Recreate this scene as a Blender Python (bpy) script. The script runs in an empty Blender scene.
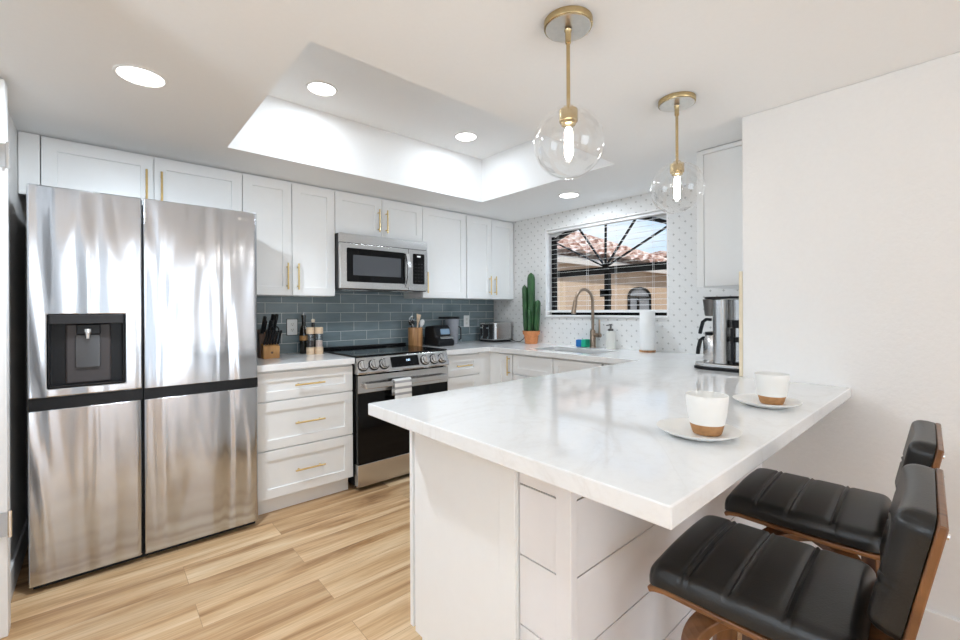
import bpy, bmesh, math, random
from mathutils import Vector, Matrix
S = bpy.context.scene
COL = S.collection
PI = math.pi

# ------------------------------------------------------------------ camera
def setup_camera():
    yaw, pitch, roll = map(math.radians, (-41.3158, -0.0745, -0.2865))
    f = Vector((-math.sin(yaw)*math.cos(pitch), math.cos(yaw)*math.cos(pitch), math.sin(pitch)))
    R = Vector((math.cos(yaw), math.sin(yaw), 0)); U = R.cross(f)
    R2 = R*math.cos(roll)+U*math.sin(roll); U2 = -R*math.sin(roll)+U*math.cos(roll)
    cd = bpy.data.cameras.new('camera'); cam = bpy.data.objects.new('camera', cd); COL.objects.link(cam)
    m = Matrix((R2, U2, -f)).transposed().to_4x4(); m.translation = (-3.188, -3.4104, 1.2333)
    cam.matrix_world = m
    cd.sensor_width = 36; cd.lens = 432.453/960*36; cd.shift_y = -9.2813/960; cd.clip_start = .02
    S.camera = cam
setup_camera()

# ------------------------------------------------------------------ world, sun, exposure
def setup_world():
    w = bpy.data.worlds.new('sky'); S.world = w; w.use_nodes = True
    nt = w.node_tree; nt.nodes.clear(); L = nt.links
    out = nt.nodes.new('ShaderNodeOutputWorld'); bg = nt.nodes.new('ShaderNodeBackground')
    tc = nt.nodes.new('ShaderNodeTexCoord'); sp = nt.nodes.new('ShaderNodeSeparateXYZ')
    L.new(tc.outputs['Generated'], sp.inputs[0])
    cr = nt.nodes.new('ShaderNodeValToRGB'); L.new(sp.outputs['Z'], cr.inputs[0])
    e = cr.color_ramp.elements; e[0].position = 0; e[0].color = (.70, .82, .93, 1); e[1].position = .6; e[1].color = (.22, .45, .82, 1)
    mp = nt.nodes.new('ShaderNodeMapping'); mp.inputs['Scale'].default_value = (2.2, 2.2, 7); L.new(tc.outputs['Generated'], mp.inputs[0])
    nz = nt.nodes.new('ShaderNodeTexNoise'); nz.inputs['Scale'].default_value = 2.0; nz.inputs['Detail'].default_value = 6
    L.new(mp.outputs[0], nz.inputs[0])
    c2 = nt.nodes.new('ShaderNodeValToRGB'); c2.color_ramp.elements[0].position = .48; c2.color_ramp.elements[1].position = .72
    L.new(nz.outputs['Fac'], c2.inputs[0])
    mx = nt.nodes.new('ShaderNodeMixRGB'); mx.inputs['Color2'].default_value = (.95, .96, .98, 1)
    L.new(c2.outputs[0], mx.inputs['Fac']); L.new(cr.outputs[0], mx.inputs['Color1'])
    L.new(mx.outputs[0], bg.inputs['Color']); bg.inputs['Strength'].default_value = 0.95
    L.new(bg.outputs[0], out.inputs[0])
setup_world()

def light(name, kind, loc, energy, color=(1, 1, 1), rot=(0, 0, 0), size=None, size_y=None):
    ld = bpy.data.lights.new(name, kind); ld.energy = energy; ld.color = color
    if kind == 'AREA':
        if size_y: ld.shape = 'RECTANGLE'; ld.size = size; ld.size_y = size_y
        else: ld.shape = 'DISK'; ld.size = size
    elif kind == 'POINT': ld.shadow_soft_size = size
    o = bpy.data.objects.new(name, ld); COL.objects.link(o); o.location = loc; o.rotation_euler = rot
    return o
sun = light('sun', 'SUN', (-8, -8, 12), 2.6, (1, .95, .88)); sun.data.angle = .01
sun.rotation_euler = Vector((.45, .62, -.80)).to_track_quat('-Z', 'Y').to_euler()
# added lamps stand in for daylight from assumed openings of the unseen living room
light('patio_daylight_fill', 'AREA', (-2.15, -7.42, 1.10), 36, (.84, .92, 1), (PI/2, 0, 0), 2.0, 2.0)
light('garden_daylight_fill', 'AREA', (-5.1, -7.42, 1.10), 10, (.78, .89, 1), (PI/2, 0, 0), 2.3, 2.0)
light('living_daylight_fill', 'AREA', (-6.88, -5.2, 1.25), 2.5, (.76, .88, 1), (0, -PI/2, 0), 1.6, 2.6)
light('living_ceiling_fill', 'AREA', (-4.9, -5.6, 1.72), 22, (.74, .87, 1), (PI, 0, 0), .5)  # added fill aimed at the ceiling, not a lamp of the room
light('hall_ceiling_fill', 'AREA', (-5.0, -3.2, 1.30), 62, (.74, .87, 1), (PI, 0, 0), .5)  # second added ceiling fill, out of view to the left
vs = S.view_settings
vs.view_transform = 'Standard'; vs.look = 'None'; vs.gamma = 1; vs.use_curve_mapping = False
vs.exposure = 0.46
S.cycles.use_denoising = True
S.cycles.max_bounces = 10; S.cycles.diffuse_bounces = 6; S.cycles.glossy_bounces = 5; S.cycles.transparent_max_bounces = 16
S.cycles.caustics_reflective = False; S.cycles.caustics_refractive = False
S.cycles.sample_clamp_indirect = 4.0

# ------------------------------------------------------------------ materials
class N:
    """small wrapper round a node tree"""
    def __init__(s, name):
        s.m = bpy.data.materials.new(name); s.m.use_nodes = True; s.t = s.m.node_tree
        s.b = s.t.nodes['Principled BSDF']; s.out = s.t.nodes['Material Output']
    def n(s, typ, **kw):
        x = s.t.nodes.new('ShaderNode'+typ)
        for k, v in kw.items():
            if k in x.inputs.keys(): x.inputs[k].default_value = v
            else: setattr(x, k, v)
        return x
    def l(s, a, b): s.t.links.new(a, b)
    def coord(s, scale=(1, 1, 1), which='Object'):
        tc = s.n('TexCoord'); mp = s.n('Mapping'); mp.inputs['Scale'].default_value = scale
        s.l(tc.outputs[which], mp.inputs[0]); return mp.outputs[0]
    def ramp(s, fac, stops):
        r = s.n('ValToRGB'); e = r.color_ramp.elements
        while len(e) < len(stops): e.new(.5)
        for i, (p, c) in enumerate(stops): e[i].position = p; e[i].color = (*c, 1)
        s.l(fac, r.inputs[0]); return r.outputs[0]
    def bump(s, h, strength=.2, dist=.01):
        b = s.n('Bump', Strength=strength, Distance=dist); s.l(h, b.inputs['Height']); s.l(b.outputs[0], s.b.inputs['Normal'])
    def math(s, op, a, b=None):
        x = s.n('Math', operation=op)
        for i, v in enumerate((a, b)):
            if v is None: continue
            if isinstance(v, (int, float)): x.inputs[i].default_value = v
            else: s.l(v, x.inputs[i])
        return x.outputs[0]

def flat(name, c, rough=.5, metal=0, **kw):
    k = N(name); k.b.inputs['Base Color'].default_value = (*c, 1); k.b.inputs['Roughness'].default_value = rough; k.b.inputs['Metallic'].default_value = metal
    for a, v in kw.items(): k.b.inputs[a.replace('_', ' ')].default_value = v
    return k
def soft(name, c, rough=.5, metal=0, scale=40, bump=.05, dist=.002, var=.04, stretch=(1, 1, 1), **kw):
    """a plain coloured surface with a faint grain"""
    k = flat(name, c, rough, metal, **kw)
    nz = k.n('TexNoise', Scale=scale, Detail=4.0); k.l(k.coord(stretch), nz.inputs['Vector'])
    k.l(k.ramp(nz.outputs['Fac'], [(.3, tuple(x*(1-var) for x in c)), (.7, tuple(min(1, x*(1+var)) for x in c))]), k.b.inputs['Base Color'])
    if bump: k.bump(nz.outputs['Fac'], bump, dist)
    return k.m

M = {}
M['wall'] = soft('wall_paint', (.85, .84, .825), .75, scale=70, bump=.35, dist=.004, var=.008)
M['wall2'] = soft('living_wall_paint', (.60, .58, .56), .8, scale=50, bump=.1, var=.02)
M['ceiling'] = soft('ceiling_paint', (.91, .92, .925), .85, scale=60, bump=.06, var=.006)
M['trim'] = soft('trim_paint', (.86, .85, .84), .4, scale=30, bump=.0, var=.006)
M['cab'] = soft('cabinet_paint', (.86, .865, .86), .38, scale=25, bump=.0, var=.006)
M['ship'] = soft('shiplap_paint', (.80, .785, .79), .45, scale=25, bump=.0, var=.008)
M['gap'] = flat('shadow_gap', (.02, .02, .02), .8).m
M['black'] = soft('black_plastic', (.012, .012, .013), .32, scale=90, bump=.02, Specular_IOR_Level=.18, var=.1)
M['blackm'] = soft('black_matte', (.018, .018, .019), .6, scale=90, bump=.05, Specular_IOR_Level=.18, var=.1)
M['dark'] = soft('dark_grey_plastic', (.026, .025, .026), .35, scale=60, bump=.0, Specular_IOR_Level=.18, var=.08)
M['bglass'] = flat('black_glass', (.004, .004, .0045), .06, 0, Specular_IOR_Level=.22).m
M['frame'] = soft('black_window_frame', (.012, .011, .010), .45, scale=50, bump=.02, Specular_IOR_Level=.18, var=.1)
M['white'] = soft('white_plastic', (.86, .86, .85), .4, scale=40, bump=0, var=.01)
M['ceram'] = soft('white_ceramic', (.84, .83, .80), .28, scale=30, bump=.0, var=.01)
M['clay'] = soft('raw_clay', (.38, .19, .075), .7, scale=120, bump=.1, var=.12)
M['terra'] = soft('terracotta', (.62, .24, .09), .75, scale=60, bump=.1, var=.1)
M['soil'] = soft('soil', (.05, .03, .02), .95, scale=150, bump=.6, dist=.01, var=.4)
M['brass'] = soft('brushed_brass', (.80, .60, .27), .28, 1, scale=80, bump=.02, var=.05)
M['abrass'] = soft('aged_brass', (.54, .41, .22), .27, 1, scale=60, bump=.02, var=.06)
M['sheen'] = soft('canopy_reflection_sheen', (.78, .74, .68), .3, 1, scale=60, bump=.02, var=.04)  # paler metal, standing for the room mirrored under the pendant canopies
M['bronze'] = soft('brushed_bronze_nickel', (.33, .255, .195), .30, 1, scale=80, bump=.02, var=.06)
M['chrome'] = flat('chrome', (.80, .80, .80), .12, 1).m
M['paper'] = soft('paper_towel', (.90, .90, .89), .9, scale=160, bump=.4, dist=.003, var=.01)
M['blue'] = soft('blue_sponge', (.01, .14, .42), .8, scale=200, bump=.5, dist=.003, var=.15)
M['green'] = soft('green_sponge', (.01, .42, .25), .8, scale=200, bump=.5, dist=.003, var=.15)
M['label'] = soft('amber_label', (.50, .25, .08), .5, scale=60, bump=0, var=.2)
M['olive'] = flat('dark_bottle_glass', (.012, .010, .006), .08, 0, Coat_Weight=.3).m
M['cork'] = soft('cream_stopper', (.75, .68, .55), .6, scale=90, bump=.1, var=.08)
M['pepper'] = soft('peppercorns', (.05, .035, .03), .6, scale=300, bump=1, dist=.01, var=.6)
M['salt'] = soft('pink_salt', (.72, .55, .47), .6, scale=260, bump=.8, dist=.008, var=.2)
M['jar'] = soft('smoky_grey_plastic', (.30, .31, .34), .22, scale=40, bump=0, var=.06)
M['towel'] = None
M['stucco'] = soft('tan_stucco', (.54, .39, .27), .9, scale=30, bump=.4, dist=.02, var=.06)
M['stucco2'] = soft('light_stucco', (.62, .46, .32), .9, scale=30, bump=.4, dist=.02, var=.05)
M['fascia'] = soft('pale_fascia', (.66, .60, .54), .7, scale=20, bump=.1, var=.04)
M['ground'] = soft('gravel_ground', (.42, .36, .30), .95, scale=20, bump=.3, dist=.03, var=.2)
M['glassgrey'] = flat('grey_window_glass', (.26, .27, .28), .12).m

def mk_stainless(name, base=(.60, .595, .59), rough=.2, wave=.0, horiz=False, aniso=.6, grain=1.0):
    k = flat(name, base, rough, 1)
    st = (3, 3, 160) if horiz else (160, 160, 3)
    nz = k.n('TexNoise', Scale=2.0, Detail=3.0); k.l(k.coord(st), nz.inputs['Vector'])
    k.l(k.ramp(nz.outputs['Fac'], [(.3, tuple(x*(1-.05*grain) for x in base)), (.7, tuple(x*(1+.04*grain) for x in base))]), k.b.inputs['Base Color'])
    r = k.n('MapRange'); r.inputs[3].default_value = rough*(1-.2*grain); r.inputs[4].default_value = rough*(1+.25*grain)
    k.l(nz.outputs['Fac'], r.inputs[0]); k.l(r.outputs[0], k.b.inputs['Roughness'])
    if wave:
        n2 = k.n('TexNoise', Scale=1.0, Detail=1.6); n2.inputs['Distortion'].default_value = .6
        k.l(k.coord((6.0, 6.0, .6)), n2.inputs['Vector'])
        b1 = k.n('Bump', Strength=1.0, Distance=wave); k.l(n2.outputs['Fac'], b1.inputs['Height'])
        k.l(b1.outputs[0], k.b.inputs['Normal'])
    k.b.inputs['Anisotropic'].default_value = aniso
    tg = k.n('Tangent', direction_type='RADIAL', axis='Z'); k.l(tg.outputs[0], k.b.inputs['Tangent'])
    return k.m
M['steel'] = mk_stainless('stainless', rough=.24, horiz=True)
M['steelv'] = mk_stainless('stainless_door', (.53, .545, .575), rough=.17, wave=.032, aniso=.75, grain=.15)
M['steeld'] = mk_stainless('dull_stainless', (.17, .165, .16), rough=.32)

def mk_glass(name, tint=(1, 1, 1), ior=1.45, power=5.0, extra=.0):
    k = N(name); k.t.nodes.remove(k.b)
    tr = k.n('BsdfTransparent'); tr.inputs[0].default_value = (*tint, 1)
    gl = k.n('BsdfGlossy', Roughness=.01); gl.inputs[0].default_value = (1, 1, 1, 1)
    ge = k.n('NewGeometry'); dt = k.n('VectorMath', operation='DOT_PRODUCT'); mx = k.n('MixShader')
    k.l(ge.outputs['Incoming'], dt.inputs[0]); k.l(ge.outputs['Normal'], dt.inputs[1])
    f0 = ((ior-1)/(ior+1))**2
    f = k.math('POWER', k.math('SUBTRACT', 1.0, k.math('ABSOLUTE', dt.outputs['Value'])), power)
    f = k.math('ADD', k.math('MULTIPLY', f, (1-f0)*.8), f0+extra)
    k.l(f, mx.inputs[0]); k.l(tr.outputs[0], mx.inputs[1]); k.l(gl.outputs[0], mx.inputs[2]); k.l(mx.outputs[0], k.out.inputs[0])
    return k.m
M['glass'] = mk_glass('clear_glass')
M['pane'] = mk_glass('window_glass', (.97, .98, .98))
M['globe'] = mk_glass('globe_glass', (.985, .985, .98), 1.5, 2.6, extra=.03)
M['acrylic'] = mk_glass('clear_acrylic', (.92, .95, .97), 1.45, extra=.06)

def emit(name, c, s):
    k = flat(name, c, .4); k.b.inputs['Emission Color'].default_value = (*c, 1); k.b.inputs['Emission Strength'].default_value = s
    return k.m
M['led'] = emit('led_lens', (1, .985, .96), 7.0)
M['filament'] = emit('bulb_glow', (1, .95, .88), 24.0)
M['display'] = emit('lit_digits', (.55, .75, 1), 1.6)
M['screen'] = emit('lit_screen', (.12, .18, .25), .35)

def mk_quartz():
    k = flat('white_quartz', (.83, .83, .825), .07)
    n1 = k.n('TexNoise', Scale=1.1, Detail=7.0, Distortion=1.6); n1.inputs['Roughness'].default_value = .6
    k.l(k.coord((1, 1.7, 1)), n1.inputs['Vector'])
    v = k.math('ABSOLUTE', k.math('SUBTRACT', n1.outputs['Fac'], .5))
    vein = k.ramp(v, [(0, (.79, .782, .772)), (.010, (.815, .812, .806)), (.04, (.835, .835, .832))])
    n3 = k.n('TexNoise', Scale=55.0, Detail=4.0); k.l(k.coord((1, 1, 2)), n3.inputs['Vector'])
    sp = k.ramp(n3.outputs['Fac'], [(.25, (.965, .96, .955)), (.5, (1, 1, 1))])
    mx = k.n('MixRGB', blend_type='MULTIPLY'); mx.inputs[0].default_value = 1; k.l(vein, mx.inputs[1]); k.l(sp, mx.inputs[2])
    k.l(mx.outputs[0], k.b.inputs['Base Color'])
    return k.m
M['quartz'] = mk_quartz()

def mk_floor():
    k = flat('oak_planks', (.5, .33, .19), .38)
    co = k.coord()
    br = k.n('TexBrick', offset=.37, offset_frequency=2); br.inputs['Scale'].default_value = 1
    br.inputs['Brick Width'].default_value = 1.22; br.inputs['Row Height'].default_value = .178; br.inputs['Mortar Size'].default_value = .0009
    br.inputs['Mortar Smooth'].default_value = .1; br.inputs['Bias'].default_value = 0
    br.inputs['Color1'].default_value = (0, 0, 0, 1); br.inputs['Color2'].default_value = (1, 1, 1, 1); br.inputs['Mortar'].default_value = (.5, .5, .5, 1)
    k.l(co, br.inputs['Vector'])
    # every plank shifts the grain
    ad = k.n('VectorMath', operation='MULTIPLY_ADD'); ad.inputs[1].default_value = (3, 7, 0); k.l(br.outputs['Color'], ad.inputs[0]); k.l(co, ad.inputs[2])
    mp = k.n('Mapping'); mp.inputs['Scale'].default_value = (.6, 6.2, 1); k.l(ad.outputs[0], mp.inputs[0])
    n1 = k.n('TexNoise', Scale=1.5, Detail=7.0, Distortion=.7); n1.inputs['Roughness'].default_value = .62; k.l(mp.outputs[0], n1.inputs['Vector'])
    c = k.ramp(n1.outputs['Fac'], [(.28, (.21, .095, .036)), (.38, (.46, .262, .118)), (.48, (.68, .44, .235)), (.59, (.80, .575, .345)), (.76, (.90, .71, .48))])
    mp2 = k.n('Mapping'); mp2.inputs['Scale'].default_value = (5, 120, 1); k.l(ad.outputs[0], mp2.inputs[0])
    n2 = k.n('TexNoise', Scale=1.0, Detail=3.0); k.l(mp2.outputs[0], n2.inputs['Vector'])
    g = k.ramp(n2.outputs['Fac'], [(.3, (.80, .77, .74)), (.6, (1, 1, 1))])
    mx = k.n('MixRGB', blend_type='MULTIPLY'); mx.inputs[0].default_value = 1.0; k.l(c, mx.inputs[1]); k.l(g, mx.inputs[2])
    tone = k.ramp(br.outputs['Color'], [(0, (.74, .70, .66)), (1, (1.0, 1.0, 1.0))])
    m2 = k.n('MixRGB', blend_type='MULTIPLY'); m2.inputs[0].default_value = 1; k.l(mx.outputs[0], m2.inputs[1]); k.l(tone, m2.inputs[2])
    m3 = k.n('MixRGB'); k.l(br.outputs['Fac'], m3.inputs[0]); k.l(m2.outputs[0], m3.inputs[1]); m3.inputs[2].default_value = (.34, .205, .11, 1)
    k.l(m3.outputs[0], k.b.inputs['Base Color'])
    k.bump(n2.outputs['Fac'], .05, .002)
    return k.m
M['floor'] = mk_floor()

def mk_tile():
    k = flat('blue_grey_glass_tile', (.1, .13, .14), .08)
    tc = k.n('TexCoord'); sp = k.n('SeparateXYZ'); cb = k.n('CombineXYZ'); k.l(tc.outputs['Object'], sp.inputs[0])
    k.l(k.math('ADD', sp.outputs['X'], 5.141), cb.inputs['X']); k.l(k.math('ADD', sp.outputs['Z'], -.914+.0762*20), cb.inputs['Y'])
    br = k.n('TexBrick', offset=.5, offset_frequency=2); br.inputs['Scale'].default_value = 1
    br.inputs['Brick Width'].default_value = .2286; br.inputs['Row Height'].default_value = .0762; br.inputs['Mortar Size'].default_value = .0016; br.inputs['Mortar Smooth'].default_value = .1
    br.inputs['Color1'].default_value = (.165, .215, .235, 1); br.inputs['Color2'].default_value = (.225, .285, .305, 1); br.inputs['Mortar'].default_value = (.74, .77, .76, 1)
    k.l(cb.outputs[0], br.inputs['Vector'])
    n = k.n('TexNoise', Scale=6.0, Detail=3.0); k.l(k.coord((1, 1, 4)), n.inputs['Vector'])
    g = k.ramp(n.outputs['Fac'], [(.3, (.88, .88, .88)), (.7, (1.1, 1.1, 1.1))])
    mx = k.n('MixRGB', blend_type='MULTIPLY'); mx.inputs[0].default_value = 1; k.l(br.outputs['Color'], mx.inputs[1]); k.l(g, mx.inputs[2])
    k.l(mx.outputs[0], k.b.inputs['Base Color'])
    r = k.n('MapRange'); r.inputs[3].default_value = .07; r.inputs[4].default_value = .6; k.l(br.outputs['Fac'], r.inputs[0]); k.l(r.outputs[0], k.b.inputs['Roughness'])
    k.bump(k.math('SUBTRACT', 1.0, br.outputs['Fac']), .5, .002)
    return k.m
M['tile'] = mk_tile()

def mk_wallpaper():
    """white paper: a diamond lattice of small grey crosses with a fine dotted grid between them"""
    k = flat('wallpaper', (.82, .82, .80), .7)
    tc = k.n('TexCoord'); sp = k.n('SeparateXYZ'); k.l(tc.outputs['Object'], sp.inputs[0])
    def cell(off, p):
        a = k.math('SUBTRACT', k.math('FRACT', k.math('ADD', k.math('DIVIDE', sp.outputs['Y'], p), 50+off)), .5)
        b = k.math('SUBTRACT', k.math('FRACT', k.math('ADD', k.math('DIVIDE', sp.outputs['Z'], p), 50+off)), .5)
        return k.math('ABSOLUTE', a), k.math('ABSOLUTE', b)
    def star(off, p, arm, thick):
        a, b = cell(off, p)
        d = k.math('ADD', k.math('POWER', a, .7), k.math('POWER', b, .7))
        return k.math('LESS_THAN', d, arm)
    s1 = star(0, .085, .24, 0); s2 = star(.5, .085, .24, 0)
    a, b = cell(.25, .085)
    u = k.math('ADD', a, b)
    ln = k.math('LESS_THAN', k.math('ABSOLUTE', k.math('SUBTRACT', u, .25)), .022)
    big = k.math('MAXIMUM', s1, s2)
    c1 = k.n('MixRGB'); c1.inputs[1].default_value = (.79, .785, .77, 1); c1.inputs[2].default_value = (.73, .725, .71, 1); k.l(ln, c1.inputs[0])
    c2 = k.n('MixRGB'); k.l(c1.outputs[0], c2.inputs[1]); c2.inputs[2].default_value = (.50, .49, .47, 1); k.l(big, c2.inputs[0])
    k.l(c2.outputs[0], k.b.inputs['Base Color'])
    return k.m
M['paperwall'] = mk_wallpaper()

def mk_wood(name, dark, light, scale=(1, 1, 1), s=6, rough=.38):
    k = flat(name, light, rough)
    n = k.n('TexNoise', Scale=float(s), Detail=6.0, Distortion=.8); k.l(k.coord(scale), n.inputs['Vector'])
    k.l(k.ramp(n.outputs['Fac'], [(.3, dark), (.65, light)]), k.b.inputs['Base Color']); k.bump(n.outputs['Fac'], .05, .001)
    return k.m
M['walnut'] = mk_wood('walnut_ply', (.075, .026, .009), (.21, .088, .030), (14, 2, 2), 3, .3)
M['acacia'] = mk_wood('acacia_wood', (.22, .095, .03), (.52, .27, .11), (12, 12, 1.2), 3)
M['block'] = mk_wood('honey_wood', (.38, .17, .045), (.60, .31, .10), (8, 8, 2), 3)
M['blockd'] = mk_wood('dark_brown_wood', (.07, .035, .02), (.16, .085, .05), (8, 8, 2), 3)
M['beech'] = mk_wood('pale_beech', (.62, .44, .28), (.80, .62, .44), (6, 6, 20), 3)
def mk_leather():
    k = flat('black_leather', (.014, .0125, .012), .32, 0, Specular_IOR_Level=.36)
    v = k.n('TexVoronoi', Scale=260.0); k.l(k.coord(), v.inputs['Vector']); k.bump(v.outputs['Distance'], .12, .0015)
    n = k.n('TexNoise', Scale=14.0, Detail=3.0); k.l(k.coord(), n.inputs['Vector'])
    k.l(k.ramp(n.outputs['Fac'], [(.3, (.011, .010, .009)), (.7, (.018, .0165, .0155))]), k.b.inputs['Base Color'])
    return k.m
M['leather'] = mk_leather()
def mk_cactus():
    k = flat('cactus_skin', (.03, .13, .03), .5)
    n = k.n('TexNoise', Scale=18.0, Detail=4.0); k.l(k.coord((1, 1, .5)), n.inputs['Vector'])
    k.l(k.ramp(n.outputs['Fac'], [(.3, (.006, .036, .010)), (.7, (.028, .110, .028))]), k.b.inputs['Base Color'])
    return k.m
M['cactus'] = mk_cactus()
def mk_striped():
    k = flat('striped_cotton', (.8, .8, .8), .95)
    tc = k.n('TexCoord'); sp = k.n('SeparateXYZ'); k.l(tc.outputs['Object'], sp.inputs[0])
    f = k.math('FRACT', k.math('ADD', k.math('DIVIDE', sp.outputs['Z'], .042), 40.35))
    s = k.ramp(f, [(.0, (.85, .85, .84)), (.50, (.85, .85, .84)), (.56, (.34, .34, .35)), (.90, (.40, .40, .41)), (.96, (.85, .85, .84))])
    k.l(s, k.b.inputs['Base Color'])
    w = k.n('TexNoise', Scale=400.0); k.l(k.coord(), w.inputs['Vector']); k.bump(w.outputs['Fac'], .3, .002)
    return k.m
M['towel'] = mk_striped()
def mk_rooftile():
    k = flat('clay_roof_tile', (.5, .28, .2), .85)
    n = k.n('TexNoise', Scale=6.0, Detail=2.0); k.l(k.coord(), n.inputs['Vector'])
    k.l(k.ramp(n.outputs['Fac'], [(.35, (.34, .17, .12)), (.48, (.60, .38, .29)), (.62, (.84, .70, .62))]), k.b.inputs['Base Color'])
    return k.m
M['roof'] = mk_rooftile()

# ------------------------------------------------------------------ mesh helpers
def wloc(o):
    v = Vector((0, 0, 0))
    while o is not None: v += o.location; o = o.parent
    return v
def obj(name, bm, mat, parent=None, bevel=0, seg=2, smooth=False, angle=35):
    """link bm (authored in world space, or round the parent's place) as one mesh object"""
    bmesh.ops.recalc_face_normals(bm, faces=bm.faces)
    if parent is not None: bmesh.ops.translate(bm, verts=bm.verts, vec=-wloc(parent))
    me = bpy.data.meshes.new(name); bm.to_mesh(me); bm.free()
    if smooth:
        for p in me.polygons: p.use_smooth = True
        try: me.set_sharp_from_angle(angle=math.radians(angle))
        except Exception: pass
    for m in (mat if isinstance(mat, (list, tuple)) else [mat]): me.materials.append(M[m] if isinstance(m, str) else m)
    o = bpy.data.objects.new(name, me); COL.objects.link(o)
    if parent is not None: o.parent = parent
    if bevel:
        b = o.modifiers.new('edge', 'BEVEL'); b.width = bevel; b.segments = seg; b.limit_method = 'ANGLE'; b.angle_limit = math.radians(40)
    return o
def at_base(o, loc):
    """moves a one-mesh object's origin to loc"""
    o.data.transform(Matrix.Translation(-Vector(loc))); o.location = loc; return o
def tag(o, label, cat, group=None):
    o['label'] = label; o['category'] = cat
    if group: o['group'] = group
    return o
def thing(name, label, cat, loc=(0, 0, 0), group=None):
    o = bpy.data.objects.new(name, None); o.empty_display_size = .05; COL.objects.link(o); o.location = loc
    return tag(o, label, cat, group)
def struct(o): o['kind'] = 'structure'; return o
def dup(root, loc, label=None, rotz=None):
    r = root.copy(); COL.objects.link(r); r.location = loc
    if rotz is not None: r.rotation_euler = (0, 0, rotz)
    if label: r['label'] = label
    for ch in list(root.children):
        c = ch.copy(); COL.objects.link(c); c.parent = r
        for g in list(ch.children):
            d = g.copy(); COL.objects.link(d); d.parent = c
    return r

def nb(): return bmesh.new()
def box(bm, x0, x1, y0, y1, z0, z1, mi=0):
    vs_ = [bm.verts.new(p) for p in ((x0, y0, z0), (x1, y0, z0), (x1, y1, z0), (x0, y1, z0), (x0, y0, z1), (x1, y0, z1), (x1, y1, z1), (x0, y1, z1))]
    for q in ((0, 3, 2, 1), (4, 5, 6, 7), (0, 1, 5, 4), (1, 2, 6, 5), (2, 3, 7, 6), (3, 0, 4, 7)):
        f = bm.faces.new([vs_[i] for i in q]); f.material_index = mi
    return vs_
def bx(*a): bm = nb(); box(bm, *a); return bm
def grid_solid(bm, us, vs2, inside, n0, n1, P=lambda u, v, n: (u, v, n)):
    """extrudes the cells of a rectangular grid for which inside(i, j) holds into one solid (with its holes)"""
    V = {}
    def v(i, j, n):
        if (i, j, n) not in V: V[i, j, n] = bm.verts.new(P(us[i], vs2[j], n1 if n else n0))
        return V[i, j, n]
    I = lambda i, j: 0 <= i < len(us)-1 and 0 <= j < len(vs2)-1 and inside((us[i]+us[i+1])/2, (vs2[j]+vs2[j+1])/2)
    for i in range(len(us)-1):
        for j in range(len(vs2)-1):
            if not I(i, j): continue
            bm.faces.new([v(i, j, 1), v(i+1, j, 1), v(i+1, j+1, 1), v(i, j+1, 1)])
            bm.faces.new([v(i, j, 0), v(i, j+1, 0), v(i+1, j+1, 0), v(i+1, j, 0)])
            for (di, dj, a, b) in ((-1, 0, (i, j), (i, j+1)), (1, 0, (i+1, j), (i+1, j+1)), (0, -1, (i, j), (i+1, j)), (0, 1, (i, j+1), (i+1, j+1))):
                if not I(i+di, j+dj): bm.faces.new([v(*a, 0), v(*b, 0), v(*b, 1), v(*a, 1)])
def tube(bm, pts, r, seg=12, caps=True):
    pts = [Vector(p) for p in pts]; rings = []; n = len(pts)
    up = None
    for i, p in enumerate(pts):
        t = (pts[min(i+1, n-1)]-pts[max(i-1, 0)]).normalized()
        if up is None: up = t.orthogonal().normalized()
        up = (up-t*up.dot(t)).normalized(); w = t.cross(up)
        rr = r[i] if isinstance(r, (list, tuple)) else r
        rings.append([bm.verts.new(p+(up*math.cos(a)+w*math.sin(a))*rr) for a in [2*PI*k/seg for k in range(seg)]])
    for a, b in zip(rings, rings[1:]):
        for k in range(seg): bm.faces.new([a[k], a[(k+1) % seg], b[(k+1) % seg], b[k]])
    if caps: bm.faces.new(rings[0][::-1]); bm.faces.new(rings[-1])
def strip(bm, pts, wdir, w, th):
    """a flat bar of width w (along wdir) and thickness th swept along pts"""
    pts = [Vector(p) for p in pts]; wd = Vector(wdir).normalized(); rings = []; n = len(pts)
    for i, p in enumerate(pts):
        t = (pts[min(i+1, n-1)]-pts[max(i-1, 0)]).normalized(); nn = t.cross(wd).normalized()
        ww = w[i] if isinstance(w, (list, tuple)) else w
        rings.append([bm.verts.new(p+wd*a*ww/2+nn*b*th/2) for a, b in ((-1, -1), (1, -1), (1, 1), (-1, 1))])
    for a, b in zip(rings, rings[1:]):
        for k in range(4): bm.faces.new([a[k], a[(k+1) % 4], b[(k+1) % 4], b[k]])
    bm.faces.new(rings[0][::-1]); bm.faces.new(rings[-1])
def lathe(bm, prof, c=(0, 0, 0), seg=32, axis='z', closed=False):
    """prof: (radius, height) pairs turned about an axis through c; radius 0 closes"""
    def P(r, h, a):
        x, y = r*math.cos(a), r*math.sin(a)
        q = {'z': (x, y, h), 'y': (x, h, y), 'x': (h, x, y)}[axis]
        return Vector(q)+Vector(c)
    rings = []
    for r, h in prof:
        rings.append([bm.verts.new(P(0, h, 0))] if r < 1e-6 else [bm.verts.new(P(r, h, 2*PI*k/seg)) for k in range(seg)])
    prs = list(zip(rings, rings[1:]))+([(rings[-1], rings[0])] if closed else [])
    for a, b in prs:
        if len(a) == 1 and len(b) == 1: continue
        for k in range(seg):
            j = (k+1) % seg
            f = [a[k % len(a)], b[k % len(b)]] if len(a) == 1 else [a[k], a[j]]
            if len(a) == 1: bm.faces.new([a[0], b[k], b[j]])
            elif len(b) == 1: bm.faces.new([a[k], a[j], b[0]])
            else: bm.faces.new([a[k], a[j], b[j], b[k]])
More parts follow.
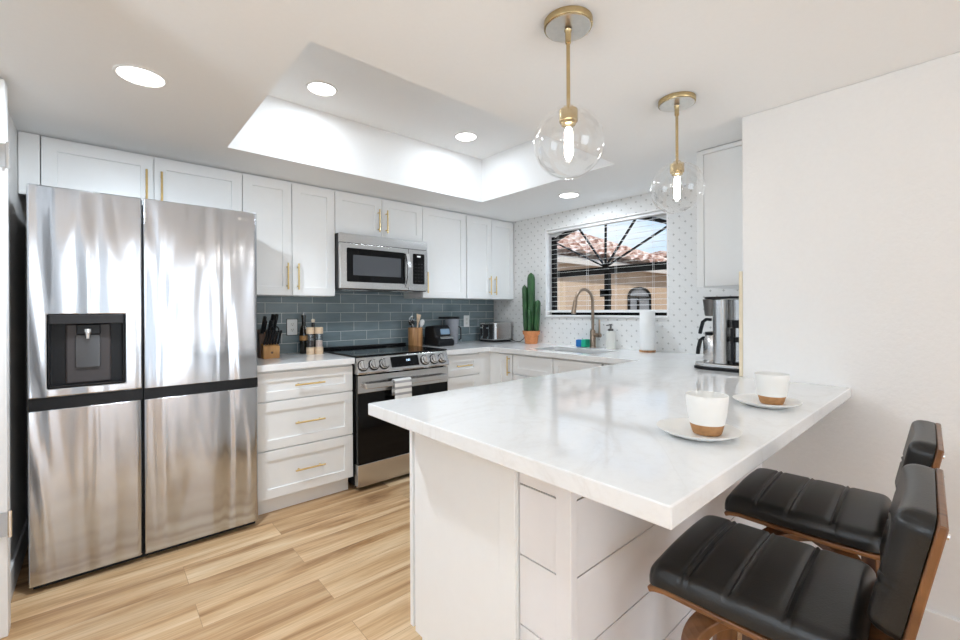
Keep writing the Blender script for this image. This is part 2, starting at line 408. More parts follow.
def prism(bm, poly, h0, h1, P=lambda u, v, n: (u, v, n)):
    """polygon in (u, v) extruded along n"""
    a = [bm.verts.new(P(u, v, h0)) for u, v in poly]; b = [bm.verts.new(P(u, v, h1)) for u, v in poly]
    bm.faces.new(a[::-1]); bm.faces.new(b); n = len(poly)
    for i in range(n): bm.faces.new([a[i], a[(i+1) % n], b[(i+1) % n], b[i]])
def rrect(w, h, r, seg=5, cx=0, cy=0):
    out = []
    for sx, sy, a0 in ((1, 1, 0), (-1, 1, PI/2), (-1, -1, PI), (1, -1, 1.5*PI)):
        for k in range(seg+1):
            a = a0+PI/2*k/seg; out.append((cx+sx*(w/2-r)+r*math.cos(a), cy+sy*(h/2-r)+r*math.sin(a)))
    return out
def xform(bm, m): bmesh.ops.transform(bm, matrix=m, verts=bm.verts); return bm
def text(name, s, mat, parent, size, m, depth=.0006):
    cu = bpy.data.curves.new(name, 'FONT'); cu.body = s; cu.size = size; cu.extrude = depth; cu.align_x = 'CENTER'; cu.align_y = 'CENTER'; cu.resolution_u = 3
    t = bpy.data.objects.new(name, cu); COL.objects.link(t)
    me = bpy.data.meshes.new_from_object(t.evaluated_get(bpy.context.evaluated_depsgraph_get()))
    bpy.data.objects.remove(t)
    me.transform(m); bm = nb(); bm.from_mesh(me); 
    return obj(name, bm, mat, parent)

# faces of the cabinet runs: (u, v, n) -> world; n points out of the face
def FY(y): return lambda u, v, n: (u, y-n, v)            # looks towards -y, u = x
def FX(x): return lambda u, v, n: (x-n, -u, v)           # looks towards -x, u = -y
def FYP(y): return lambda u, v, n: (u, y+n, v)           # looks towards +y
def shaker(bm, P, u0, u1, v0, v1, t=.02, rail=.057, rec=.009):
    r = min(rail, (u1-u0)*.3, (v1-v0)*.32)
    def rect(a, n): return [bm.verts.new(P(u, v, n)) for u, v in ((u0+a, v0+a), (u1-a, v0+a), (u1-a, v1-a), (u0+a, v1-a))]
    e = .0012
    b = rect(0, 0); s = rect(0, t-e); f = rect(e, t); i = rect(r, t); d = rect(r+.0015, t-rec)
    bm.faces.new(b)
    for A, B in ((b, s), (s, f), (f, i), (i, d)):
        for k in range(4): bm.faces.new([A[k], A[(k+1) % 4], B[(k+1) % 4], B[k]])
    bm.faces.new(d)
def pull(P, u, v, L, vertical, n0=.02, r=.0055, post=.032):
    bm = nb(); h = L/2; q = L*.36
    a = (lambda s: P(u, v+s, n0+post)) if vertical else (lambda s: P(u+s, v, n0+post))
    b = (lambda s, n: P(u, v+s, n0+n)) if vertical else (lambda s, n: P(u+s, v, n0+n))
    tube(bm, [a(-h), a(h)], r, 10)
    for s in (-q, q): tube(bm, [b(s, 0), b(s, post)], r*.8, 8)
    return bm
def door(parent, P, u0, u1, v0, v1, handle=None, name='door', mat='cab', rail=.057):
    """a shaker front; handle = (u, v, length, vertical)"""
    g = .0022; bm = nb(); shaker(bm, P, u0+g, u1-g, v0+g, v1-g, rail=rail)
    d = obj(name, bm, mat, parent)
    if handle:
        obj('handle', pull(P, *handle), 'brass', d, smooth=True)
    return d

# ------------------------------------------------------------------ room shell
ZC, ZT = 2.1326, 2.486
XW, XP = -3.49, -.92           # left wall, right-hand wall of the breakfast bar
YE = -2.698                     # where that wall ends
def setting():
    struct(obj('floor', bx(-7.3, .3, -7.9, .12, -.12, 0), 'floor'))
    # ceiling with the raised tray over the kitchen
    bm = nb(); tx0, tx1, ty0, ty1 = -2.659, -.794, -1.958, -.718
    grid_solid(bm, [-7.3, tx0, tx1, .3], [-7.9, ty0, ty1, .12], lambda x, y: not (tx0 < x < tx1 and ty0 < y < ty1), ZC, ZT+.05)
    box(bm, tx0-.02, tx1+.02, ty0-.02, ty1+.02, ZT, ZT+.2)
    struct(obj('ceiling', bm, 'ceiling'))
    struct(obj('wall_north', bx(-3.6, .12, 0, .12, 0, ZC), 'wall'))
    struct(obj('wall_tile', bx(-2.55, 0, -.008, 0, .914, 1.42), 'tile'))
    # wall with the kitchen window
    bm = nb(); grid_solid(bm, [-2.72, -1.915, -.724, 0], [0, 1.178, 1.996, ZC], lambda y, z: not (-1.915 < y < -.724 and 1.178 < z < 1.996), 0, .14, lambda u, v, n: (n, u, v))
    struct(obj('wall_east', bm, 'paperwall'))
    struct(obj('wall_partition', bx(XP, .14, -7.6, YE, 0, ZC), 'wall', bevel=.006, seg=3))
    # left wall, with the living room opening out beyond it
    bm = nb(); box(bm, XW-.12, XW, -.985, .0, 0, ZC); box(bm, XW-.12, XW, -1.90, -.985, 2.06, ZC); box(bm, XW-.12, XW, -2.05, -1.90, 0, ZC)
    struct(obj('wall_west', bm, 'wall'))
    struct(obj('wall_hall', bx(-7.12, XW-.0, -2.05, -1.93, 0, ZC), 'wall'))
    bm = nb(); grid_solid(bm, [-7.12, -6.3, -3.9, -3.2, -1.1, .14], [0, 2.08, ZC], lambda x, z: not ((-3.2 < x < -1.1 or -6.3 < x < -3.9) and z < 2.08), 0, .12, lambda u, v, n: (u, -7.6+n, v))
    struct(obj('wall_south', bm, 'wall2'))
    bm = nb(); grid_solid(bm, [-7.6, -6.5, -3.9, -1.95], [0, .6, 2.0, ZC], lambda y, z: not (-6.5 < y < -3.9 and .6 < z < 2.0), 0, .12, lambda u, v, n: (-7.12+n, u, v))
    struct(obj('wall_living', bm, 'wall2'))
    # baseboards
    struct(obj('baseboard_right', bx(XP-.014, XP, -7.4, -2.81, 0, .135), 'trim', bevel=.004))
    struct(obj('baseboard_left', bx(XW, XW+.012, -.90, -.03, 0, .13), 'trim', bevel=.004))
    # doorway at the left: casing with the hinges of a door that stands open
    bm = nb(); box(bm, XW-.13, XW+.004, -1.0, -.985, 0, 2.06); box(bm, XW, XW+.034, -.985, -.915, 0, 2.12)
    d = struct(obj('door_1', bm, 'trim', bevel=.003))
    for z in (.43, 1.83):
        bm = nb(); box(bm, XW-.02, XW+.036, -.990, -.9852, z-.045, z+.045); tube(bm, [(XW+.041, -.992, z-.05), (XW+.041, -.992, z+.05)], .006, 10)
        obj('hinge', bm, 'chrome', d)
setting()

def kitchen_window():
    y0, y1, z0, z1 = -1.915, -.724, 1.178, 1.996
    w = bpy.data.objects.new('window_1', None); COL.objects.link(w); w.location = (.07, (y0+y1)/2, z0); struct(w)
    bm = nb()  # white reveal lining and sill
    box(bm, .0, .14, y1-.012, y1, z0, z1); box(bm, .0, .14, y0, y0+.012, z0, z1); box(bm, 0, .14, y0+.012, y1-.012, z1-.012, z1)
    obj('reveal', bm, 'trim', w)
    obj('sill', bx(-.012, .14, y0+.002, y1-.002, z0-.012, z0+.006), 'trim', w, bevel=.003)
    yc = (y0+y1)/2; R = 1.335; za = 2.035
    arc = lambda y, dz=0: za-R+dz+math.sqrt(R*R-(y-yc)**2)
    ys = [y1-.012-(y1-y0-.024)*k/24 for k in range(25)]
    fr = nb(); t0, t1 = .085, .125
    def bar(pts, wd, bm=fr):
        strip(bm, [(.105, y, z) for y, z in pts], (1, 0, 0), .04, wd)
    bar([(y1-.030, z0), (y1-.030, 1.93)], .036); bar([(y0+.030, z0), (y0+.030, 1.93)], .036)
    bar([(y1-.012, z0+.02), (y0+.012, z0+.02)], .045); bar([(y1-.012, 1.572), (y0+.012, 1.572)], .062)
    bar([(y, arc(y, -.018)) for y in ys], .03)
    obj('window_frame', fr, 'frame', w)
    bm = nb(); bar([(-1.335, z0+.02), (-1.335, 1.56)], .042, bm); bar([(-1.315, 1.345), (-1.315, 1.41)], .09, bm)
    obj('mullion', bm, 'frame', w)
    hub = (yc+.005, 1.60)
    for a in (-.545, -.285, 0, .285, .545):
        y = yc+a; z = arc(y, -.02)
        if abs(a) > .5: z = 1.875
        m = nb(); strip(m, [(.105, hub[0], hub[1]), (.105, y, z)], (1, 0, 0), .020, .012)
        obj('muntin', m, 'frame', w)
    # white infill over the arch
    bm = nb(); poly = [(y, arc(y)) for y in ys]+[(y0+.012, z1), (y1-.012, z1)]
    poly = [(y, min(z, z1-.0005)) for y, z in poly[:-2]]+poly[-2:]
    for i in range(24):
        ya, yb = ys[i], ys[i+1]; a, b = min(arc(ya), z1-.001), min(arc(yb), z1-.001)
        prism(bm, [(ya, a), (yb, b), (yb, z1), (ya, z1)], .09, .12, lambda u, v, n: (n, u, v))
    obj('arch_infill', bm, 'trim', w)
    obj('pane', bx(.104, .108, y0+.012, y1-.012, z0, z1), 'pane', w)
    # blind: open slats hanging in the opening
    b = thing('window_blind', 'white horizontal slat blind, slats open, hanging in the kitchen window', 'blind', (.045, yc, z1-.012))
    bm = nb(); z = z1-.06
    while z > z0+.06:
        strip(bm, [(.048, y0+.018, z), (.048, y1-.018, z)], (1, 0, .09), .024, .0016); z -= .0445
    obj('slats', bm, 'white', b)
    obj('head_rail', bx(.02, .075, y0+.014, y1-.014, z1-.036, z1-.013), 'white', b, bevel=.003)
    obj('bottom_rail', bx(.022, .074, y0+.018, y1-.018, z0+.03, z0+.052), 'white', b, bevel=.003)
    for y in (y0+.14, yc-.13, yc+.15, y1-.12):
        c = nb(); tube(c, [(.036, y, z0+.045), (.036, y, z1-.02)], .0009, 6); tube(c, [(.060, y, z0+.045), (.060, y, z1-.02)], .0009, 6); obj('ladder_cord', c, 'white', b)
kitchen_window()

# peninsula knee wall clad in shiplap, with a corner post
def knee_wall():
    y0, y1, x0 = -2.777, -2.612, -2.349
    w = struct(obj('wall_peninsula', bx(x0+.012, XP, y0+.012, y1, 0, .872), 'ship'))
    bm = nb(); zs = [0, .021, .208, .396, .583, .771, .872]
    for a, b in zip(zs, zs[1:]):
        box(bm, x0+.018, XP-.001, y0, y0+.014, a+.0022, b-.0022)
        box(bm, x0, x0+.014, y0+.037, y1, a+.0022, b-.0022)
    obj('shiplap', bm, 'ship', w)
    obj('backing', bx(x0+.0065, XP-.001, y0+.0065, y1-.004, .002, .871), 'gap', w)
    p = struct(obj('trim_1', bx(x0-.008, x0+.018, y0-.008, y0+.037, 0, .872), 'ship', bevel=.002))
knee_wall()
struct(obj('wall_edge_strip', bx(XP+.003, XP+.030, YE+.0005, YE+.016, .9145, 1.41), soft('pale_edge_strip', (.80, .70, .52), .5, scale=40, bump=0, var=.03), bevel=.002))  # narrow yellowish strip up the free edge of the partition

# ------------------------------------------------------------------ wall cabinets
YU = -.318                      # front of the wall cabinet boxes + doors
def carcass(parent, x0, x1, y0, y1, z0, z1, mat='cab'): return obj('carcass', bx(x0, x1, y0, y1, z0, z1), mat, parent)
def wall_cab(label, x0, x1, z0, doors, group='white shaker wall cabinets', z1=ZC-.004, fill=0):
    t = thing('wall_cabinet', label, 'cabinet', ((x0+x1)/2, -.16, z0), group)
    carcass(t, x0+.001, x1-.001, YU+.021, -.012, z0, z1)
    P = FY(YU+.02)
    for (a, b, h) in doors: door(t, P, a, b, z0, z1-.012, h)
    return t
ub = 1.341
s0, s1, s2, s3, s4, s5 = -2.4972, -2.1914, -1.8859, -1.5023, -1.1189, -.6386
fr = wall_cab('wide white cabinet with two doors above the steel refrigerator', -3.41, s0, 1.822, [(-3.409, -2.9525, (-2.987, 1.945, .18, True)), (-2.9525, s0, (-2.918, 1.945, .18, True))])
obj('filler', bx(-3.487, -3.412, YU+.012, YU+.03, 1.822, ZC-.004), 'cab', fr)
wall_cab('tall white two-door cabinet between the refrigerator and the microwave', s0, s2, ub, [(s0, s1, (s1-.035, ub+.130, .18, True)), (s1, s2, (s1+.035, ub+.130, .18, True))])
wall_cab('short white two-door cabinet directly above the microwave', s2, s4, 1.806, [(s2, s3, (s3-.035, 1.938, .18, True)), (s3, s4, (s3+.035, 1.938, .18, True))])
wall_cab('white single-door cabinet just past the microwave', s4, s5, ub, [(s4, s5, (s4+.035, ub+.130, .18, True))])
cc = wall_cab('narrow white two-door cabinet in the corner beside the patterned wallpaper', s5, -.004, ub, [(s5+.012, -.312, (-.350, ub+.130, .18, True)), (-.312, -.008, (-.280, ub+.130, .18, True))])
def coffee_cabinet():
    ub = 1.360; x0, y0, y1 = -.60, YE+.004, -2.372
    t = thing('wall_cabinet', 'deep white cabinet hanging above the coffee maker', 'cabinet', (-.3, -2.54, ub), 'white shaker wall cabinets')
    obj('carcass', bx(x0, -.004, y0, y1, ub, ZC-.004), 'cab', t)
    P = FX(x0)
    g = nb(); box(g, x0-.020, x0, y1-.037, y1, ub-.0, ZC-.004); obj('stile', g, 'cab', t)
    bm = nb(); prism(bm, [(2.412, ub), (2.693, ub), (2.693, ZC-.03), (2.412, ZC-.03)], 0, .02, P); obj('door', bm, 'cab', t, bevel=.002)
    obj('top_moulding', bx(x0-.03, x0, y0, y1-.038, ZC-.029, ZC-.004), 'cab', t, bevel=.004)
coffee_cabinet()

# ------------------------------------------------------------------ base cabinets and worktops
CT, CB = .914, .874
def base_left():
    t = thing('base_cabinet', 'white three-drawer base cabinet beside the refrigerator', 'cabinet', (-2.19, -.3, 0), 'white shaker base cabinets')
    carcass(t, -2.498, -1.892, -.60, -.012, .10, CB-.001)
    obj('toe_kick', bx(-2.498, -1.905, -.56, -.54, 0, .10), 'cab', t)
    P = FY(-.60)
    for a, b in ((.10, .391), (.395, .686), (.690, .862)):
        door(t, P, -2.496, -1.893, a, b, (-2.19, (a+b)/2+.0, .185, False), 'drawer')
base_left()
def base_corner():
    t = thing('base_cabinet', 'white drawer base cabinet between the range and the corner', 'cabinet', (-.9, -.3, 0), 'white shaker base cabinets')
    carcass(t, -1.112, -.67, -.60, -.012, .10, CB-.001)
    obj('toe_kick', bx(-1.112, -.64, -.56, -.54, 0, .10), 'cab', t)
    P = FY(-.60)
    for a, b in ((.10, .391), (.395, .686), (.690, .862)):
        door(t, P, -1.110, -.748, a, b, (-.93, (a+b)/2, .16, False), 'drawer')
    obj('filler', bx(-.746, -.6145, -.614, -.60, .10, .872), 'cab', t)
base_corner()
def base_window():
    t = thing('base_cabinet', 'narrow white one-door base cabinet in the corner under the window side', 'cabinet', (-.3, -.78, 0), 'white shaker base cabinets')
    obj('carcass', bx(-.60, -.012, -.893, -.622, .10, CB-.001), 'cab', t)
    obj('filler', bx(-.614, -.60, -.70, -.6005, .10, .872), 'cab', t)
    door(t, FX(-.60), .70, .893, .10, .862, (.862, .77, .16, True))
    obj('toe_kick', bx(-.56, -.54, -.893, -.56, 0, .10), 'cab', t)
    t = thing('base_cabinet', 'white sink base cabinet with false drawer fronts under the window', 'cabinet', (-.3, -1.32, 0), 'white shaker base cabinets')
    bm = nb(); box(bm, -.60, -.58, -1.745, -.897, .10, CB-.001); box(bm, -.58, -.012, -.915, -.897, .1, CB-.001); box(bm, -.58, -.012, -1.745, -1.727, .1, CB-.001); box(bm, -.58, -.012, -1.727, -.915, .1, .12)
    obj('carcass', bm, 'cab', t)
    for a, b in ((.897, 1.318), (1.322, 1.745)):
        door(t, FX(-.60), a, b, .705, .862, None, 'drawer_front'); door(t, FX(-.60), a, b, .10, .70, None)
    obj('toe_kick', bx(-.56, -.54, -1.745, -.897, 0, .10), 'cab', t)
    t = thing('base_cabinet', 'white blind-corner base cabinet between the sink and the peninsula', 'cabinet', (-.3, -1.9, 0), 'white shaker base cabinets')
    obj('carcass', bx(-.60, -.012, -2.605, -1.75, .10, CB-.001), 'cab', t)
    door(t, FX(-.60), 1.75, 2.05, .10, .862, None)
    obj('toe_kick', bx(-.56, -.54, -2.07, -1.75, 0, .10), 'cab', t)
base_window()
def base_peninsula():
    x0 = -2.355
    t = thing('base_cabinet', 'white peninsula cabinet with a flat end panel facing the oak floor', 'cabinet', (-1.5, -2.34, 0), 'white shaker base cabinets')
    obj('carcass', bx(x0+.018, -.63, -2.60, -2.090, .10, CB-.001), 'cab', t)
    bm = nb(); prism(bm, [(-2.108, .10), (-2.108, .872), (-2.609, .872), (-2.609, 0), (-2.15, 0), (-2.15, .10)], x0, x0+.0165, lambda u, v, n: (n, u, v))
    obj('end_panel', bm, 'cab', t, bevel=.0015)
    obj('edge_strip', bx(x0-.010, x0-.0005, -2.609, -2.550, .0, .872), 'cab', t, bevel=.002)
    P = FYP(-2.088)
    for a, b in ((x0+.002, -1.93), (-1.926, -1.50), (-1.496, -1.07)): door(t, P, a, b, .10, .862, (b-.05, .78, .16, True))
    obj('toe_kick', bx(x0+.02, -.66, -2.16, -2.15, 0, .099), 'cab', t)
base_peninsula()

def worktops():
    bm = nb(); box(bm, -2.506, -1.890, -.65, -.010, CB, CT)
    tag(obj('countertop', bm, 'quartz', bevel=.003), 'short white quartz countertop between the refrigerator and the range', 'countertop')
    bm = nb()
    def inside(x, y):
        if SX0 < x < SX1 and SY0 < y < SY1: return False
        if y > -.65: return x > -1.116
        if x > -.65 and y > -2.03: return True
        if y > -2.694: return True and y < -2.03
        return x < XP-.0015
    grid_solid(bm, [-2.495, -1.116, XP-.002, -.65, SX0, SX1, -.002], [-3.0885, -2.694, -2.0332, SY0, SY1, -.65, -.010],
               lambda x, y: inside(x, y) if y > -2.0332 or y <= -2.0332 else False, CB, CT)
    tag(obj('countertop', bm, 'quartz', bevel=.003), 'large white veined quartz countertop running under the window and along the peninsula', 'countertop')
SX0, SX1, SY0, SY1 = -.53, -.20, -1.62, -1.00
worktops()

def sink():
    t = thing('kitchen_sink', 'undermount stainless sink set into the quartz under the window', 'sink', ((SX0+SX1)/2, (SY0+SY1)/2, .66))
    bm = nb(); e = .008; zt = CB-.001; zb = .67
    def ring(a, z): return [bm.verts.new(p) for p in ((SX0-a, SY0-a, z), (SX1+a, SY0-a, z), (SX1+a, SY1+a, z), (SX0-a, SY1+a, z))]
    r = [ring(.02, zt), ring(-.002, zt), ring(-.012, zb), ]
    o2 = [ring(.02, zt-.003), ring(.004, zt-.003), ring(-.008, zb-.004)]
    for A in (r, o2):
        for a, b in zip(A, A[1:]):
            for k in range(4): bm.faces.new([a[k], a[(k+1) % 4], b[(k+1) % 4], b[k]])
        bm.faces.new(A[-1])
    for k in range(4): bm.faces.new([r[0][k], r[0][(k+1) % 4], o2[0][(k+1) % 4], o2[0][k]])
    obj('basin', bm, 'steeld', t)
    bm = nb(); lathe(bm, [(0, .672), (.04, .672), (.045, .6735), (.045, .671)], ((SX0+SX1)/2, (SY0+SY1)/2, 0), 24); obj('drain', bm, 'chrome', t, smooth=True)
sink()
# ------------------------------------------------------------------ refrigerator
def fridge():
    x0, xs, xe, x1 = -3.426, -3.031, -3.025, -2.506
    yf, yb, yd = -.7024, -.02, -.645
    zb, z0, z1, zt = .032, .798, .853, 1.796
    t = thing('refrigerator', 'large stainless side-by-side refrigerator with a dark water dispenser', 'refrigerator', ((x0+x1)/2, -.35, 0))
    obj('cabinet_body', bx(x0+.006, x1-.004, yd+.006, yb, .03, 1.775), 'dark', t, bevel=.004)
    obj('kick_grille', bx(x0+.01, x1-.01, -.66, -.60, .004, .030), 'blackm', t)
    for x in (x0+.05, x1-.05):
        bm = nb(); lathe(bm, [(0, 0), (.022, 0), (.022, .03), (0, .03)], (x, -.1, 0), 16); obj('foot', bm, 'black', t)
    P = lambda u, v, n: (u, yf+n, v)
    dx0, dx1, dz0, dz1 = -3.363, -3.098, .893, 1.222
    bm = nb(); grid_solid(bm, [x0, dx0, dx1, xs], [z1, dz0, dz1, zt], lambda u, v: not (dx0 < u < dx1 and dz0 < v < dz1), 0, yd-yf, P)
    d = obj('door', bm, 'steelv', t, bevel=.007, seg=3)
    dispenser(t, dx0, dx1, dz0, dz1, yf)
    def slab(a, b, c, e, name='door'):
        bm = nb(); prism(bm, [(a+.004, yd), (b-.004, yd)]+[(b-r*(1-math.cos(th)), yf+r*(1-math.sin(th))) for r in (.022,) for th in [PI/2*k/6 for k in range(7)]]+[(a+.003, yf), (a, yf+.003)], c, e)
        return obj(name, bm, 'steelv', t, bevel=.0025, smooth=True)
    ur = slab(xe, x1, z1, zt); slab(x0, xs, zb, z0); slab(xe, x1, zb, z0)
    obj('handle_recess', bx(x0+.001, xs, yf+.006, yd, z0+.001, z1-.001), 'black', t)
    obj('handle_recess', bx(xe, x1-.002, yf+.006, yd, z0+.001, z1-.001), 'black', t)
    for x in (xs-.028, x0+.03, x1-.06):
        obj('hinge_cover', bx(x-.028, x+.028, -.66, -.56, 1.776, 1.80), 'dark', t, bevel=.006)
    bm = nb(); box(bm, xs+.0015, xe-.0015, yd-.01, yd+.002, zb, zt); obj('door_seal', bm, 'gap', t)
    # round emblem and two letters near the top corner of the wide door
    m = Matrix.Translation((x1-.0635, yf-.0004, 1.752)) @ Matrix.Rotation(PI/2, 4, 'X')
    bm = nb(); lathe(bm, [(0, -.0008), (.0095, -.0008), (.0095, .0006), (0, .0006)], (x1-.092, yf, 1.752), 20, 'y'); obj('emblem', bm, 'chrome', ur)
    text('lettering', 'LG', 'chrome', ur, .026, m)
def dispenser(t, x0, x1, z0, z1, yf):
    d = obj('dispenser', bx(x0+.001, x1-.001, yf+.055, yf+.057, z0+.001, z1-.001), 'black', t)
    bm = nb(); e = .001; yo = yf-.003; yi = yf+.055
    # black surround: sides, sloped floor, top
    box(bm, x0+e, x0+.006, yo, yi, z0+e, z1-e); box(bm, x1-.006, x1-e, yo, yi, z0+e, z1-e); box(bm, x0+.006, x1-.006, yo, yi, z0+e, z0+.008)
    obj('surround', bm, 'black', d, bevel=.0015)
    obj('control_panel', bx(x0+.006, x1-.006, yo-.002, yi, z1-.042, z1-e), 'dark', d, bevel=.002)
    bm = nb(); prism(bm, [(x0+.056, z0+.009), (x1-.05, z0+.009), (x1-.05, z1-.043), (x0+.056, z1-.043)], yf+.042, yf+.0545, lambda u, v, n: (u, n, v)); obj('back_plate', bm, M_disp, d, bevel=.008)
    bm = nb(); box(bm, x0+.093, x1-.088, yf+.018, yf+.041, z1-.092, z1-.045); obj('nozzle_housing', bm, 'black', d, bevel=.004)
    bm = nb(); lathe(bm, [(.009, 0), (.012, .03), (.016, .03), (.016, .045)], ((x0+x1)/2, yf+.022, z1-.112), 16); obj('nozzle', bm, 'chrome', d, smooth=True)
    bm = nb(); prism(bm, rrect(.088, .155, .010, 4, (x0+x1)/2, z0+.158), yf+.032, yf+.0405, lambda u, v, n: (u, n, v)); obj('paddle', bm, M_pad, d, bevel=.003)
M_disp = flat('warm_grey_panel', (.058, .050, .050), .35, 0, Specular_IOR_Level=.25).m
M_pad = flat('smoky_paddle', (.055, .055, .058), .15, 0, Specular_IOR_Level=.5).m
fridge()

# ------------------------------------------------------------------ microwave
def microwave():
    x0, x1, yf, z0, z1 = -1.884, -1.121, -.395, 1.392, 1.802
    t = thing('microwave', 'stainless over-the-range microwave with a dark window under the short cabinet', 'microwave', ((x0+x1)/2, -.2, z0))
    obj('housing', bx(x0, x1, yf+.028, -.012, z0, z1), 'black', t)
    P = FY(yf+.028)
    obj('vent_panel', bx(x0, x1, yf+.002, yf+.028, z1-.068, z1), 'steel', t, bevel=.003)
    xd = -1.305
    dr = obj('door', bx(x0, xd, yf, yf+.0275, z0+.004, z1-.070), 'steel', t, bevel=.005)
    bm = nb(); prism(bm, rrect(.490, .250, .010, 4, x0+.298, z0+.180), 0, .002, FY(yf)); w = obj('door_window', bm, 'bglass', dr)
    bm = nb(); prism(bm, rrect(.405, .150, .003, 2, x0+.303, z0+.180), 0, .0012, FY(yf-.002)); obj('mesh_screen', bm, M_scr, dr)
    bm = nb(); xh = xd-.020
    pts = [(xh, yf+.004, z0+.03)]+[(xh, yf-.012-.03*math.sin(PI*k/12), z0+.03+.265*k/12) for k in range(13)]+[(xh, yf+.004, z0+.295)]
    strip(bm, pts, (1, 0, 0), .030, .014); obj('handle', bm, 'steel', dr, bevel=.003)
    cp = obj('control_panel', bx(xd+.002, x1, yf, yf+.0275, z0+.004, z1-.070), 'steel', t, bevel=.004)
    bm = nb(); prism(bm, rrect(.112, .250, .010, 4, (xd+x1)/2+.004, z0+.182), 0, .0016, FY(yf)); obj('keypad', bm, 'bglass', cp)
    bm = nb(); prism(bm, rrect(.036, .013, .006, 4, (xd+x1)/2+.004, z0+.285), 0, .0012, FY(yf-.0016)); obj('badge', bm, 'white', cp)
    for r in range(6):
        for c in range(3):
            bm = nb(); prism(bm, rrect(.016, .006, .002, 2, (xd+x1)/2-.026+.030*c, z0+.082+.028*r), 0, .0006, FY(yf-.0016)); obj('button', bm, 'dark', cp)
    bm = nb(); box(bm, x0+.05, x0+.25, -.33, -.20, z0-.005, z0-.0005); obj('grease_filter', bm, 'steel', t)
    bm = nb(); box(bm, x1-.30, x1-.10, -.33, -.20, z0-.005, z0-.0005); obj('grease_filter', bm, 'steel', t)
M_scr = flat('dim_screen', (.085, .09, .10), .09, 0, Specular_IOR_Level=.3).m
microwave()

